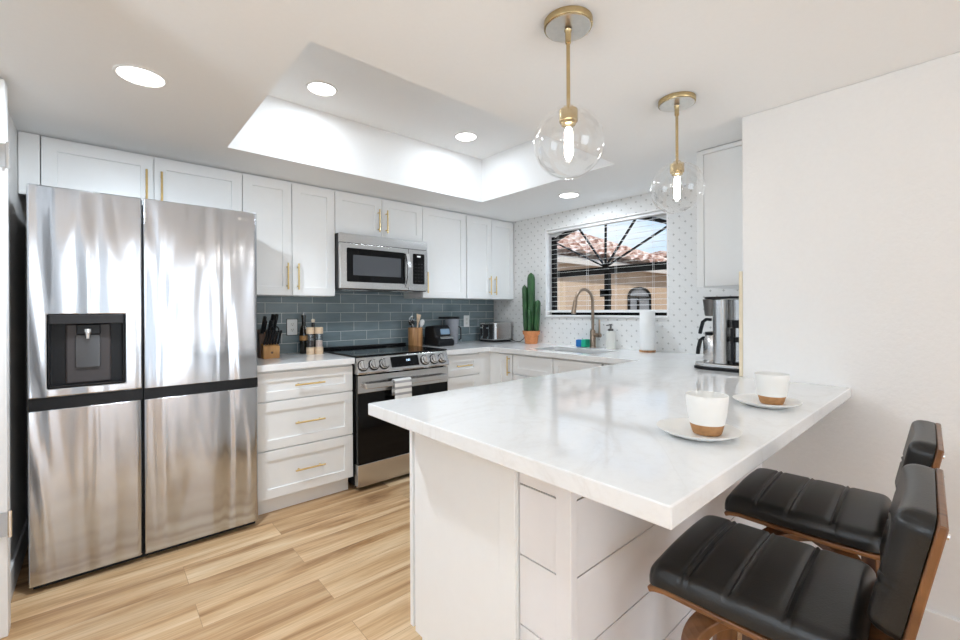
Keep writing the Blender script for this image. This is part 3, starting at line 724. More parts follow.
# ------------------------------------------------------------------ range
def kitchen_range():
    x0, x1, yf = -1.885, -1.121, -.672
    t = thing('range', 'stainless slide-in electric range with black glass top and oven door', 'range', ((x0+x1)/2, -.33, 0))
    obj('body', bx(x0+.006, x1-.006, -.615, -.012, .03, .905), 'blackm', t)
    for x in (x0+.05, x1-.05):
        for y in (-.56, -.06):
            bm = nb(); lathe(bm, [(0, 0), (.018, 0), (.018, .03), (0, .03)], (x, y, 0), 12); obj('foot', bm, 'black', t)
    obj('cooktop', bx(x0-.004, x1+.004, -.655, -.012, .9155, .926), 'bglass', t, bevel=.003)
    obj('rear_trim', bx(x0+.004, x1-.004, -.055, -.012, .9265, .945), 'black', t, bevel=.004)
    for cx, cy, r in ((-1.70, -.45, .115), (-1.31, -.47, .10), (-1.70, -.19, .08), (-1.31, -.20, .08)):
        bm = nb(); lathe(bm, [(r, .9262), (r, .9266), (r-.003, .9266), (r-.003, .9262)], (cx, cy, 0), 40, closed=True); obj('burner_mark', bm, 'dark', t)
    # slanted steel control panel
    bm = nb(); pa, pb = (-.652, .912), (-.690, .812)
    prism(bm, [(-.615, .915), pa, pb, (-.684, .800), (-.615, .800)], x0, x1, lambda u, v, n: (n, u, v))
    cp = obj('control_panel', bm, 'steel', t, bevel=.002)
    nrm = Vector((0, pb[1]-pa[1], -(pb[0]-pa[0]))); nrm = Vector((0, -.100, .038)).normalized(); dn = Vector((0, pb[0]-pa[0], pb[1]-pa[1])).normalized()
    ctr = Vector((0, (pa[0]+pb[0])/2, (pa[1]+pb[1])/2))
    PP = lambda u, v, n: tuple(ctr+Vector((u, 0, 0))-dn*v+nrm*n)
    bm = nb(); prism(bm, rrect(.232, .078, .004, 3, -1.512, .002), 0, .0015, PP); dp = obj('display', bm, 'bglass', cp)
    m = Matrix.Translation(PP(-1.445, .012, .002)) @ Matrix.Rotation(math.atan2(.1, -.038)+0, 4, 'X')
    text('digits', '1:01', 'display', dp, .022, Matrix.Translation(PP(-1.485, .008, .0022)) @ Matrix.Rotation(math.radians(69), 4, 'X'), .0003)
    bm = nb()
    for k in range(8): prism(bm, rrect(.012, .003, .001, 2, -1.605+.027*k, -.022), 0, .0021, PP)
    obj('touch_marks', bm, 'dark', dp)
    for x in (-1.845, -1.763, -1.685, -1.340, -1.258, -1.180):
        bm = nb(); lathe(bm, [(0, 0), (.033, 0), (.035, .004), (.033, .012), (.029, .014), (.027, .030), (0, .032)], (0, 0, 0), 28)
        box(bm, -.007, .007, -.026, .026, .028, .040)
        R = Matrix((Vector((1, 0, 0)), -dn, nrm)).transposed().to_4x4(); R.translation = PP(x if x > -1.6 else x, -.004, .0005)
        k = obj('knob', xform(bm, R), 'steel', cp, smooth=True)
        bm = nb(); lathe(bm, [(.0335, -.0002), (.0395, -.0002), (.0395, .004), (.0355, .004)], (0, 0, 0), 28, closed=True); obj('knob_ring', xform(bm, R), 'black', k)
    # oven door
    d = obj('oven_door', bx(x0+.002, x1-.002, yf, -.617, .190, .790), 'bglass', t, bevel=.004)
    obj('door_top', bx(x0+.002, x1-.002, yf-.004, yf-.0005, .672, .790), 'steel', d, bevel=.002)
    bm = nb(); zh = .722; xa, xb = x0+.045, x1-.045
    pts = [(xa, yf-.004, zh)]+[(xa+(xb-xa)*k/16, yf-.040-.016*math.sin(PI*k/16), zh) for k in range(17)]+[(xb, yf-.004, zh)]
    strip(bm, pts, (0, 0, 1), .036, .014); obj('handle', bm, 'steel', d, bevel=.004)
    obj('drawer', bx(x0+.002, x1-.002, yf, -.617, .035, .186), 'steel', t, bevel=.004)
    # towel over the handle
    bm = nb(); ta, tb = -1.640, -1.502; N_ = 18
    prof = [(-.676-.036, .555)]
    front = [(yf-.0695, .575+.157*k/8) for k in range(9)]
    top = [(yf-.0475-.022*(-math.cos(a)), .742+.008*math.sin(a)) for a in (PI*.75, PI/2, PI*.25)]
    back = [(yf-.030, .735-.10*k/6) for k in range(7)]
    path = front+top+back; W = 14; grid = []
    for j, (y, z) in enumerate(path):
        row = []
        for i in range(W+1):
            u = i/W; x = ta+(tb-ta)*u; fl = .0035*math.sin(u*9+1)*(1 if j < 9 else .2)*max(0, (.74-z)/.15)
            row.append(bm.verts.new((x, y-abs(fl)-.0, z)))
        grid.append(row)
    for a, b in zip(grid, grid[1:]):
        for i in range(W): bm.faces.new([a[i], a[i+1], b[i+1], b[i]])
    o = obj('dish_towel', bm, 'towel', smooth=True)
    so = o.modifiers.new('cloth', 'SOLIDIFY'); so.thickness = .003; so.offset = 0
    tag(o, 'grey and white striped towel hung over the oven door handle', 'towel')
kitchen_range()
# ------------------------------------------------------------------ lamps
def downlight(x, y, z, label, watts):
    t = thing('ceiling_light', label, 'ceiling light', (x, y, z), 'round recessed ceiling lights')
    bm = nb(); lathe(bm, [(.084, 0), (.082, -.004), (.074, -.005), (.071, -.001), (.071, .0)], (x, y, z-.0005), 40, closed=True); obj('trim_ring', bm, 'white', t, smooth=True)
    bm = nb(); lathe(bm, [(0, -.0022), (.0705, -.0022), (.0705, -.0006), (0, -.0006)], (x, y, z), 40); obj('lens', bm, 'led', t)
    light('downlight', 'AREA', (x, y, z-.012), watts, (.80, .90, 1), size=.15)
downlight(-3.066, -1.32, ZC, 'round recessed ceiling light in front of the refrigerator', 17)
downlight(-.42, -1.326, ZC, 'round recessed ceiling light over the sink by the window', 5.5)
downlight(-2.242, -.994, ZT, 'round recessed light in the raised ceiling tray, refrigerator end', 2.3)
downlight(-1.199, -1.004, ZT, 'round recessed light in the raised ceiling tray, window end', 2.3)

def pendant():
    t = thing('pendant_lamp', 'brass pendant lamp with clear glass globe over the bar end by the oak floor', 'pendant lamp', (0, 0, ZC), 'globe pendant lamps over the peninsula')
    z = ZC; zg = 1.755; rg = .109
    bm = nb(); lathe(bm, [(0, -.0205), (.070, -.0205), (.0735, -.019), (.075, -.015), (.075, -.0005), (0, -.0005)], (0, 0, z), 40); obj('canopy', bm, 'abrass', t, smooth=True)
    bm = nb(); lathe(bm, [(0, -.0222), (.068, -.0222), (.0695, -.0208), (0, -.0208)], (0, 0, z), 40); obj('canopy_sheen', bm, 'sheen', t, smooth=True)  # pale disc puts the reflected room into the colour of the brass underside
    bm = nb(); tube(bm, [(0, 0, zg+.115), (0, 0, z-.027)], .0058, 14); lathe(bm, [(.0058, -.07), (.009, -.066), (.009, -.034), (.012, -.027)], (0, 0, z), 16); obj('rod', bm, 'abrass', t, smooth=True)
    bm = nb(); lathe(bm, [(0, .112), (.016, .112), (.017, .104), (.0285, .102), (.0285, .066), (.022, .064), (.022, .056), (0, .056)], (0, 0, zg), 28); obj('socket', bm, 'abrass', t, smooth=True)
    bm = nb(); a0 = math.asin(.030/rg); prof = [(rg*math.sin(a), rg*math.cos(a)) for a in [a0+(PI-a0)*k/40 for k in range(41)]]; prof[-1] = (0, -rg)
    inn = [((rg-.0025)*math.sin(a), (rg-.0025)*math.cos(a)) for a in [a0+(PI-a0)*k/40 for k in range(41)]]; inn[-1] = (0, -rg+.0025)
    lathe(bm, [(.030, prof[0][1]+.02)]+prof, (0, 0, zg), 56); obj('globe', bm, 'globe', t, smooth=True, angle=80)
    bm = nb(); lathe(bm, [(.012, .060), (.015, .040), (.0165, .02), (.0165, -.045), (.012, -.058), (0, -.062)], (0, 0, zg), 20); b = obj('bulb', bm, 'glass', t, smooth=True)
    bm = nb(); lathe(bm, [(0, .050), (.008, .047), (.0125, .035), (.0125, -.040), (.006, -.050), (0, -.052)], (0, 0, zg), 14); obj('filament', bm, 'filament', b, smooth=True)
    return t
p1 = pendant(); p1.location = (-2.085, -2.579, ZC)
dup(p1, (-1.322, -2.575, ZC), 'brass pendant lamp with clear glass globe nearer the window wall')

# ------------------------------------------------------------------ bar stools
def cushion(bm, L, W, th, r, grooves, Pm, nl=90, nw=26, crown=.012):
    """padded slab: s along L, t across W; Pm(s, t, n) maps to space"""
    def sup(d): return 0 if d <= 0 else (1 if d >= r else math.sqrt(max(0, 1-(1-d/r)**2)))
    def us(k, n, A):  # denser at the ends
        q = k/n; return A*(q+.0*math.sin(2*PI*q)-.5*.9*math.sin(2*PI*q)/(2*PI)*1.0)
    top, bot = [], []
    for i in range(nl+1):
        s = us(i, nl, L); ra, rb = [], []
        for j in range(nw+1):
            t = us(j, nw, W); ds, dt = min(s, L-s), min(t, W-t)
            e = sup(ds)*sup(dt); hh = th*(.35+.65*e)+crown*(1-(2*t/W-1)**2)*e
            for g in grooves:
                for o in (-.007, .007): hh -= .0055*math.exp(-((s-g-o)/.0032)**2)*e
                hh += .002*math.exp(-((s-g)/.004)**2)*e
            # rounded corners in plan
            c = .035; xs, xt = s, t
            if ds < c and dt < c:
                dx, dy = c-ds, c-dt; l = math.hypot(dx, dy); m_ = max(dx, dy)
                if l > 1e-9: k = m_/l; dx, dy = dx*k, dy*k
                xs = (c-dx) if s < L/2 else L-(c-dx); xt = (c-dy) if t < W/2 else W-(c-dy)
            ra.append(bm.verts.new(Pm(xs, xt, hh))); rb.append(bm.verts.new(Pm(xs, xt, 0)))
        top.append(ra); bot.append(rb)
    for i in range(nl):
        for j in range(nw):
            bm.faces.new([top[i][j], top[i][j+1], top[i+1][j+1], top[i+1][j]]); bm.faces.new([bot[i][j], bot[i+1][j], bot[i+1][j+1], bot[i][j+1]])
    for i in range(nl):
        for j in (0, nw): bm.faces.new([top[i][j], top[i+1][j], bot[i+1][j], bot[i][j]])
    for j in range(nw):
        for i in (0, nl): bm.faces.new([top[i][j], top[i][j+1], bot[i][j+1], bot[i][j]])
def stool():
    t = thing('bar_stool', 'black leather bar stool with walnut frame nearest the free end of the peninsula', 'bar stool', (0, 0, 0), 'black leather bar stools')
    W = .400; WB = .368; zs = .574
    # walnut shell: seat board that bends up into the low back (local: +y is towards the counter)
    shell = [(.204, zs-.010), (.190, zs-.004), (.165, zs), (.05, zs-.004), (-.08, zs-.006), (-.15, zs-.004)]
    cx, cz, rr = -.165, zs+.062, .066
    for k in range(1, 8): a = -PI/2-k/7*math.radians(74); shell.append((cx+rr*math.cos(a), cz+rr*math.sin(a)))
    a = math.radians(16); y, z = shell[-1]
    for k in range(1, 7): shell.append((y-(.262*k/6)*math.sin(a)*.72, z+.262*k/6))
    n = len(shell); ws = [W-(W-WB)*max(0, (i-6)/(n-7)) for i in range(n)]
    bm = nb(); strip(bm, [(0, y, z) for y, z in shell], (1, 0, 0), ws, .013); obj('shell', bm, 'walnut', t, bevel=.003, smooth=True, angle=30)
    # seat pad follows the board
    def seat(s, tt, nn):
        yy = .212-s; zz = zs+.0075-(.010*max(0, (s*-1+.06)/.06)**2)
        return (tt-W/2, yy, zz+nn)
    bm = nb(); cushion(bm, .392, W-.006, .044, .026, (.090, .185, .280), seat); obj('seat', bm, 'leather', t, smooth=True, angle=60)
    yb0, zb0 = shell[13][0], shell[13][1]; yt, zt = shell[-1]; dv = Vector((0, yt-yb0, zt-zb0)); Lb = dv.length; dv.normalize(); nv = Vector((0, dv.z, -dv.y))
    z00 = -.012; Lc = Lb-z00+.004
    def back(s, tt, nn):
        w = WB-.004; q = (2*tt/w-1)
        p = Vector((tt-w/2, yb0, zb0))+dv*(z00+s)+nv*(.0085+nn-.010*(1-q*q)*min(1, nn/.03))
        return tuple(p)
    bm = nb(); cushion(bm, Lc, WB-.004, .050, .022, (Lc*.42,), back, 60, 26, 0.0); obj('backrest', bm, 'leather', t, smooth=True, angle=60)
    for x in (-WB/2+.012, WB/2-.012):
        bm = nb(); lathe(bm, [(0, -.003), (.006, -.003), (.007, 0), (.0, 0)], (0, 0, 0), 12)
        xform(bm, Matrix.Translation(Vector((x, yt, zt))-dv*.016-nv*.0068) @ Matrix.Rotation(-PI/2+a, 4, 'X')); obj('bolt', bm, 'chrome', t)
    # swivel and four bent walnut legs
    bm = nb(); lathe(bm, [(0, zs-.062), (.05, zs-.062), (.085, zs-.020), (.085, zs-.014), (0, zs-.014)], (0, .0, 0), 24); obj('swivel_plate', bm, 'black', t, smooth=True)
    for k in range(4):
        a = PI/4+k*PI/2; d = Vector((math.cos(a), math.sin(a), 0)); sd = Vector((-math.sin(a), math.cos(a), 0))
        pts = [d*.02+Vector((0, 0, zs-.070)), d*.10+Vector((0, 0, zs-.070))]
        for q in range(1, 9): b = q/8*math.radians(82); pts.append(d*(.10+.085*math.sin(b))+Vector((0, 0, zs-.155+.085*math.cos(b))))
        e = pts[-1]; pts += [e+d*.03*q/3+Vector((0, 0, -(e.z-.012)*q/3)) for q in (1, 2, 3)]
        bm = nb(); strip(bm, pts, sd, .058, .024); l = obj('leg', bm, 'walnut', t, bevel=.003)
        bm = nb(); q = pts[-1]; strip(bm, [(q.x, q.y, .0005), (q.x, q.y, .0125)], sd, .05, .022); obj('foot_pad', bm, 'black', l)
    bm = nb(); R = .222; pts = [(R*math.cos(2*PI*k/40), R*math.sin(2*PI*k/40), .20) for k in range(41)]
    sq = [Vector((math.cos(PI/4+k*PI/2)*.195, math.sin(PI/4+k*PI/2)*.195, .20)) for k in range(5)]
    tube(bm, sq, .010, 10); obj('footrest', bm, 'chrome', t, smooth=True)
    return t
st = stool(); st.location = (-1.998, -3.091, 0); st.rotation_euler = (0, 0, math.radians(2.7))
dup(st, (-1.452, -3.070, 0), 'black leather bar stool with walnut frame tucked in next to the plain white wall', math.radians(2.7))

# ------------------------------------------------------------------ cups and plates on the bar
def cup():
    t = thing('coffee_cup', 'white handleless cup with raw clay base, beside the open corner of the bar', 'cup', (0, 0, 0), 'two-tone cups on the bar')
    o = [(.0345, .0), (.0375, .010), (.0425, .029)]; o2 = [(.0425, .029), (.0475, .055), (.0515, .085), (.0525, .104), (.0518, .106), (.0505, .105), (.0490, .085), (.045, .055), (.036, .012), (0, .008)]
    bm = nb(); lathe(bm, o2, seg=48); obj('bowl', xform(bm, Matrix.Scale(.93, 4)), 'ceram', t, smooth=True)
    bm = nb(); lathe(bm, [(0, .0008), (.033, .0008)]+[(.0345, .002)]+o[1:]+[(.041, .030)], seg=48); obj('clay_base', xform(bm, Matrix.Scale(.93, 4)), 'clay', t, smooth=True)
    return t
def plate():
    bm = nb(); lathe(bm, [(r*.925, z*.925) for r, z in [(0, .0006), (.055, .0006), (.060, .003), (.085, .011), (.103, .020), (.1045, .0225), (.102, .0225), (.084, .0145), (.062, .0075), (0, .0068)]], seg=64)
    return tag(obj('plate', bm, 'ceram', smooth=True), 'white plate with a low rim under the cup beside the open corner of the bar', 'plate', 'white plates on the bar')
pl = plate(); pl.location = (-2.058, -2.953, CT)
q = pl.copy(); COL.objects.link(q); q.location = (-1.541, -2.962, CT); q['label'] = 'white plate with a low rim under the cup closer to the coffee maker'
c1 = cup(); c1.location = (-2.044, -2.970, CT+.0066)
dup(c1, (-1.523, -2.973, CT+.0066), 'white handleless cup with raw clay base, closer to the coffee maker')
# ------------------------------------------------------------------ things on the worktops
def coffee_maker():
    x, y = -.715, -2.562
    t = thing('coffee_maker', 'steel and black drip coffee maker at the end of the white wall', 'coffee maker', (x, y, CT))
    z = CT
    P = lambda u, v, n: (x+v, y-u, z+n)
    L = lambda prof, u, seg=32, **kw: lathe(bm, prof, P(u, 0, 0), seg, **kw)
    bm = nb(); prism(bm, rrect(.296, .176, .084, 10, -.014), .0, .014, P); obj('base', bm, 'black', t, bevel=.003)
    bm = nb(); prism(bm, rrect(.286, .166, .080, 10, -.014), .0145, .034, P); obj('base_plate', bm, 'steel', t, bevel=.004)
    bm = nb(); prism(bm, rrect(.078, .120, .030, 6, -.016, -.010), .035, .368, P); obj('tower', bm, 'steel', t, bevel=.002, smooth=True)
    bm = nb(); prism(bm, rrect(.228, .135, .045, 6, .012, 0), .3725, .384, P); obj('lid', bm, 'black', t, bevel=.004)
    bm = nb(); L([(0, .282), (.030, .282), (.034, .287), (.044, .3715), (0, .3715)], -.076); f = obj('filter_basket', bm, 'steeld', t, smooth=True)
    hd = lambda pts, w: strip(bm, [P(u, -.02, n) for u, n in pts], (1, 0, 0), w, .016)
    bm = nb(); hd([(-.070, .262), (-.096, .264), (-.114, .250), (-.126, .205), (-.129, .185)], .020); obj('handle', bm, 'black', f, bevel=.004)
    bm = nb(); L([(0, .0345), (.042, .0345), (.046, .045), (.046, .160), (.036, .178), (0, .18)], -.072); c = obj('carafe', bm, 'steel', t, smooth=True)
    bm = nb(); L([(0, .1805), (.037, .1805), (.037, .196), (0, .200)], -.072); obj('carafe_lid', bm, 'black', c, smooth=True)
    bm = nb(); hd([(-.080, .162), (-.112, .164), (-.128, .150), (-.138, .104), (-.141, .074)], .024); obj('handle', bm, 'black', c, bevel=.004)
    bm = nb(); prism(bm, rrect(.086, .100, .02, 4, .080, .0), .036, .368, P); obj('tank', bm, 'steel', t, bevel=.002)
    bm = nb()
    for a, b in ((.222, .262), (.150, .176), (.036, .050)): prism(bm, rrect(.090, .112, .02, 4, .081, -.004), a, b, P)
    box(bm, x-.066, x-.052, y-.050, y-.037, z+.05, z+.222); box(bm, x-.066, x-.052, y-.124, y-.111, z+.05, z+.368); obj('bracket', bm, 'black', t)
coffee_maker()

def paper_towel():
    x, y = -.10, -1.80
    t = thing('paper_towel_holder', 'paper towel roll standing on a thin wooden base under the window', 'paper towel', (x, y, CT))
    bm = nb(); lathe(bm, [(0, 0), (.057, 0), (.059, .003), (.059, .012), (.056, .014), (0, .014)], (x, y, CT), 40); obj('base', bm, 'acacia', t, smooth=True)
    bm = nb(); lathe(bm, [(0, .0145), (.052, .0145), (.054, .018), (.054, .300), (.051, .3045), (.019, .3045), (.019, .28), (0, .28)], (x, y, CT), 44); obj('paper_roll', bm, 'paper', t, smooth=True)
paper_towel()

def soap():
    x, y = -.075, -1.475
    t = thing('soap_dispenser', 'frosted soap bottle with dark pump beside the tall faucet', 'soap dispenser', (x, y, CT))
    bm = nb(); lathe(bm, [(0, 0), (.036, 0), (.039, .004), (.039, .125), (.034, .138), (.018, .144), (.018, .152), (0, .152)], (x, y, CT), 28); obj('bottle', bm, flat('frosted_bottle', (.70, .69, .64), .35).m, t, smooth=True)
    bm = nb(); lathe(bm, [(.021, .146), (.021, .162), (.008, .165), (.008, .190), (.011, .191), (.011, .201), (0, .202)], (x, y, CT), 20); tube(bm, [(x, y, CT+.196), (x-.045, y+.01, CT+.191)], .005, 10); obj('pump', bm, 'steeld', t, smooth=True)
soap()

def sponges():
    z = CT
    bm = nb(); box(bm, -.105, -.035, -1.203, -1.150, z+.0005, z+.062); o = obj('sponge', bm, 'blue', bevel=.008, seg=3); tag(at_base(o, (-.07, -1.18, z)), 'blue sponge standing on edge behind the sink', 'sponge', 'sponges by the faucet')
    bm = nb(); box(bm, -.105, -.035, -1.252, -1.206, z+.0005, z+.066); o = obj('sponge', bm, 'green', bevel=.008, seg=3); tag(at_base(o, (-.07, -1.229, z)), 'green sponge standing on edge next to the faucet base', 'sponge', 'sponges by the faucet')
sponges()

def faucet():
    x, y = -.075, -1.305
    t = thing('kitchen_faucet', 'tall arched bronze pull-down faucet behind the sink', 'faucet', (x, y, CT))
    z = CT
    bm = nb(); lathe(bm, [(0, 0), (.028, 0), (.028, .006), (.0235, .010), (.0235, .14), (.0165, .150), (0, .150)], (x, y, z), 28); obj('body', bm, 'bronze', t, smooth=True)
    R = .105; xc = x-R; zt = z+.380
    pts = [(x, y, z+.14), (x, y, zt)]+[(xc+R*math.cos(a), y+.01*(1-math.cos(a)), zt+R*math.sin(a)) for a in [PI*.94*k/20 for k in range(1, 21)]]
    bm = nb(); tube(bm, pts, .0125, 18); obj('spout', bm, 'bronze', t, smooth=True)
    e = Vector(pts[-1]); d = (Vector(pts[-1])-Vector(pts[-2])).normalized()
    bm = nb(); tube(bm, [e, e+d*.01, e+d*.035, e+d*.11, e+d*.118], [.013, .0165, .017, .0195, .017], 18); obj('spray_head', bm, 'bronze', t, smooth=True)
    bm = nb(); tube(bm, [(x, y-.015, z+.105), (x, y-.075, z+.105)], .0175, 16); tube(bm, [(x, y-.062, z+.112), (x, y-.064, z+.15), (x+.004, y-.060, z+.235)], [.009, .008, .007], 12); obj('lever', bm, 'bronze', t, smooth=True)
faucet()

def cactus():
    x, y = -.11, -.645
    t = thing('potted_cactus', 'tall green columnar cactus in a terracotta pot by the window', 'cactus', (x, y, CT))
    z = CT
    bm = nb(); lathe(bm, [(0, 0), (.055, 0), (.059, .004), (.070, .085), (.080, .087), (.082, .122), (.074, .122), (.070, .090), (0, .090)], (x, y, z), 36); obj('pot', bm, 'terra', t, smooth=True)
    bm = nb(); lathe(bm, [(0, .098), (.069, .0985), (.069, .093)], (x, y, z), 24); obj('soil', bm, 'soil', t)
    def column(dx, dy, z0, z1, r, lean=(0, 0), base=None):
        bm = nb(); seg = 40; rings = []; n = 26
        for i in range(n+1):
            q = i/n; h = z0+(z1-z0)*q; rr = r*(.72+.28*min(1, q*5))*(1 if q < .88 else math.sqrt(max(0, 1-((q-.88)/.12)**2)))
            cx, cy = x+dx+lean[0]*q, y+dy+lean[1]*q
            if base and q < .14: k = 1-q/.14; cx += base[0]*k*k; cy += base[1]*k*k
            if rr < 1e-4: rings.append([bm.verts.new((cx, cy, z+h))]); continue
            rings.append([bm.verts.new((cx+rr*(1-.20*(.5+.5*math.cos(5*a)))*math.cos(a), cy+rr*(1-.20*(.5+.5*math.cos(5*a)))*math.sin(a), z+h)) for a in [2*PI*k/seg for k in range(seg)]])
        for a, b in zip(rings, rings[1:]):
            for k in range(seg):
                j = (k+1) % seg
                bm.faces.new([a[k], a[j], b[0]] if len(b) == 1 else [a[k], a[j], b[j], b[k]])
        obj('stem', bm, 'cactus', t, smooth=True, angle=70)
    column(.0, .0, .088, .675, .039)
    column(-.030, .040, .088, .560, .027, (-.006, .012))
    column(.014, -.046, .088, .415, .030, (.004, -.022))
    column(-.040, -.014, .088, .33, .020, (-.004, -.002))
cactus()

def toaster():
    x0, x1, y0, y1, z = -.275, -.025, -.320, -.065, CT
    t = thing('toaster', 'brushed steel four-slice toaster in the corner by the wallpaper', 'toaster', ((x0+x1)/2, (y0+y1)/2, z))
    P = lambda u, v, n: (u, v, z+n); cx, cy = (x0+x1)/2, (y0+y1)/2
    bm = nb(); prism(bm, rrect(x1-x0-.01, y1-y0-.01, .03, 6, cx, cy), .0, .018, P); obj('base', bm, 'black', t)
    bm = nb(); prism(bm, rrect(x1-x0, y1-y0, .035, 8, cx, cy),   .0185, .197, P); b = obj('body', bm, 'steel', t, bevel=.012, seg=3, smooth=True)
    bm = nb(); prism(bm, rrect(y1-y0-.075, .150, .012, 4, -cy, .104), 0, .006, lambda u, v, n: (x0-n, -u, z+v)); f = obj('front_panel', bm, 'dark', t, bevel=.002)
    for v in (cy-.045, cy+.045):
        obj('lever_slot', bx(x0-.0085, x0-.0062, v-.004, v+.004, z+.055, z+.165), 'chrome', f)
        obj('lever', bx(x0-.030, x0-.0088, v-.018, v+.018, z+.135, z+.15), 'chrome', f, bevel=.003)
        bm = nb(); lathe(bm, [(0, -.018), (.012, -.018), (.013, 0), (0, 0)], (x0-.0062, v, z+.045), 16, 'x'); obj('dial', bm, 'chrome', f)
    for u in (cy-.075, cy-.03, cy+.03, cy+.075): obj('bread_slot', bx(x0+.035, x1-.035, u-.012, u+.012, z+.1955, z+.1978), 'gap', t)
    bm = nb(); pts = [(x1-.05, y0-.005, z+.03), (-.06, -.38, z+.008), (-.05, -.42, z+.005), (-.07, -.455, z+.006), (-.03, -.47, z+.03), (-.016, -.475, z+.06)]
    tube(bm, pts, .0035, 8); obj('power_cord', bm, 'black', t, smooth=True)
toaster()

def blender_appliance():
    x, y, z = -.86, -.21, CT
    t = thing('blender_machine', 'black blender motor base with a lit screen on the tiled-wall counter', 'blender', (x, y, z))
    P = lambda u, v, n: (x+n, y+u, z+v)
    bm = nb(); prism(bm, [(-.115, .0), (-.115, .05), (-.065, .085), (-.045, .165), (-.02, .185), (.10, .175), (.115, .0)], -.10, .080, P); obj('housing', bm, 'black', t, bevel=.014, seg=3)
    bm = nb(); prism(bm, rrect(.10, .05, .006, 3, 0, 0), 0, .004)
    nv = Vector((0, -.08, .02)).normalized(); uv = Vector((0, .02, .08)).normalized(); R = Matrix((Vector((1, 0, 0)), uv, nv)).transposed().to_4x4(); R.translation = (x+.012, y-.0575, z+.127)
    obj('screen', xform(bm, R), 'screen', t)
    bm = nb(); prism(bm, rrect(.14, .030, .010, 4, 0, 0), 0, .006)
    nv = Vector((0, -.035, .05)).normalized(); uv = Vector((0, .05, .035)).normalized(); R = Matrix((Vector((1, 0, 0)), uv, nv)).transposed().to_4x4(); R.translation = (x+.005, y-.090, z+.073)
    obj('dial_panel', xform(bm, R), 'chrome', t, bevel=.003)
    bm = nb(); lathe(bm, [(0, 0), (.052, 0), (.055, .01), (.068, .232), (.070, .237), (0, .237)], (-.655, -.125, z), 32)
    j = thing('blender_jar', 'smoky grey blender jar with a black lid behind the motor base', 'blender jar', (-.655, -.125, z))
    obj('jar', bm, 'jar', j, smooth=True)
    bm = nb(); lathe(bm, [(0, .2375), (.072, .2375), (.073, .243), (.070, .259), (.03, .262), (0, .262)], (-.655, -.125, z), 28); box(bm, -.80, -.655, -.150, -.100, z+.240, z+.259); obj('lid', bm, 'black', j, bevel=.002)
    bm = nb(); strip(bm, [(-.625, -.182, z+.165), (-.612, -.200, z+.155), (-.612, -.203, z+.05), (-.620, -.180, z+.035)], (.7, .7, 0), .018, .012); obj('handle', bm, 'dark', j, bevel=.003)
blender_appliance()

def crock():
    x, y, z = -1.078, -.135, CT
    t = thing('utensil_crock', 'round wooden utensil crock beside the range', 'crock', (x, y, z))
    bm = nb(); lathe(bm, [(0, 0), (.060, 0), (.062, .004), (.064, .165), (.062, .168), (.055, .168), (.053, .012), (0, .012)], (x, y, z), 28); obj('crock_wall', bm, 'acacia', t, smooth=True)
    g = 'utensils in the wooden crock'
    def ut(name, label, cat, mat, bm): o = obj(name, bm, mat, smooth=True); tag(at_base(o, (x, y, z+.02)), label, cat, g)
    bm = nb(); tube(bm, [(x-.012, y-.01, z+.018), (x-.043, y-.022, z+.20)], .005, 10)
    for k in range(5):
        a = PI*k/5; d = Vector((math.cos(a), math.sin(a), 0)); c = Vector((x-.045, y-.022, z+.225)); tube(bm, [c+Vector((0, 0, -.03))]+[c+d*.026*math.sin(b)*s+Vector((0, 0, -.03*math.cos(b)+.012)) for s in (1,) for b in [PI*q/8 for q in range(1, 8)]]+[c+Vector((0, 0, .043))], .0013, 5)
    ut('whisk', 'steel wire whisk standing in the wooden crock', 'whisk', 'chrome', bm)
    bm = nb(); tube(bm, [(x-.012, y+.022, z+.018), (x-.014, y+.034, z+.185)], .006, 10); lathe(bm, [(0, .18), (.022, .19), (.030, .215), (.028, .235), (.024, .236), (.020, .21), (0, .20)], (x-.014, y+.036, z), 20)
    ut('ladle', 'black ladle standing in the wooden crock', 'ladle', 'black', bm)
    bm = nb(); tube(bm, [(x+.014, y-.012, z+.018), (x+.034, y-.034, z+.178)], .0055, 10); tube(bm, [(x+.036, y-.036, z+.175), (x+.042, y-.042, z+.20), (x+.046, y-.046, z+.225), (x+.048, y-.048, z+.24)], [.008, .021, .020, .008], 14)
    ut('serving_spoon', 'white serving spoon standing at the front of the crock', 'spoon', 'white', bm)
    bm = nb(); strip(bm, [(x+.005, y+.002, z+.018), (x+.036, y+.010, z+.215)], (1, -.2, -.3), .013, .008); strip(bm, [(x+.0355, y+.010, z+.211), (x+.047, y+.013, z+.285)], (1, -.2, -.3), [.02, .044], .007)
    ut('wooden_spatula', 'wooden spatula leaning out of the crock', 'spatula', 'beech', bm)
crock()

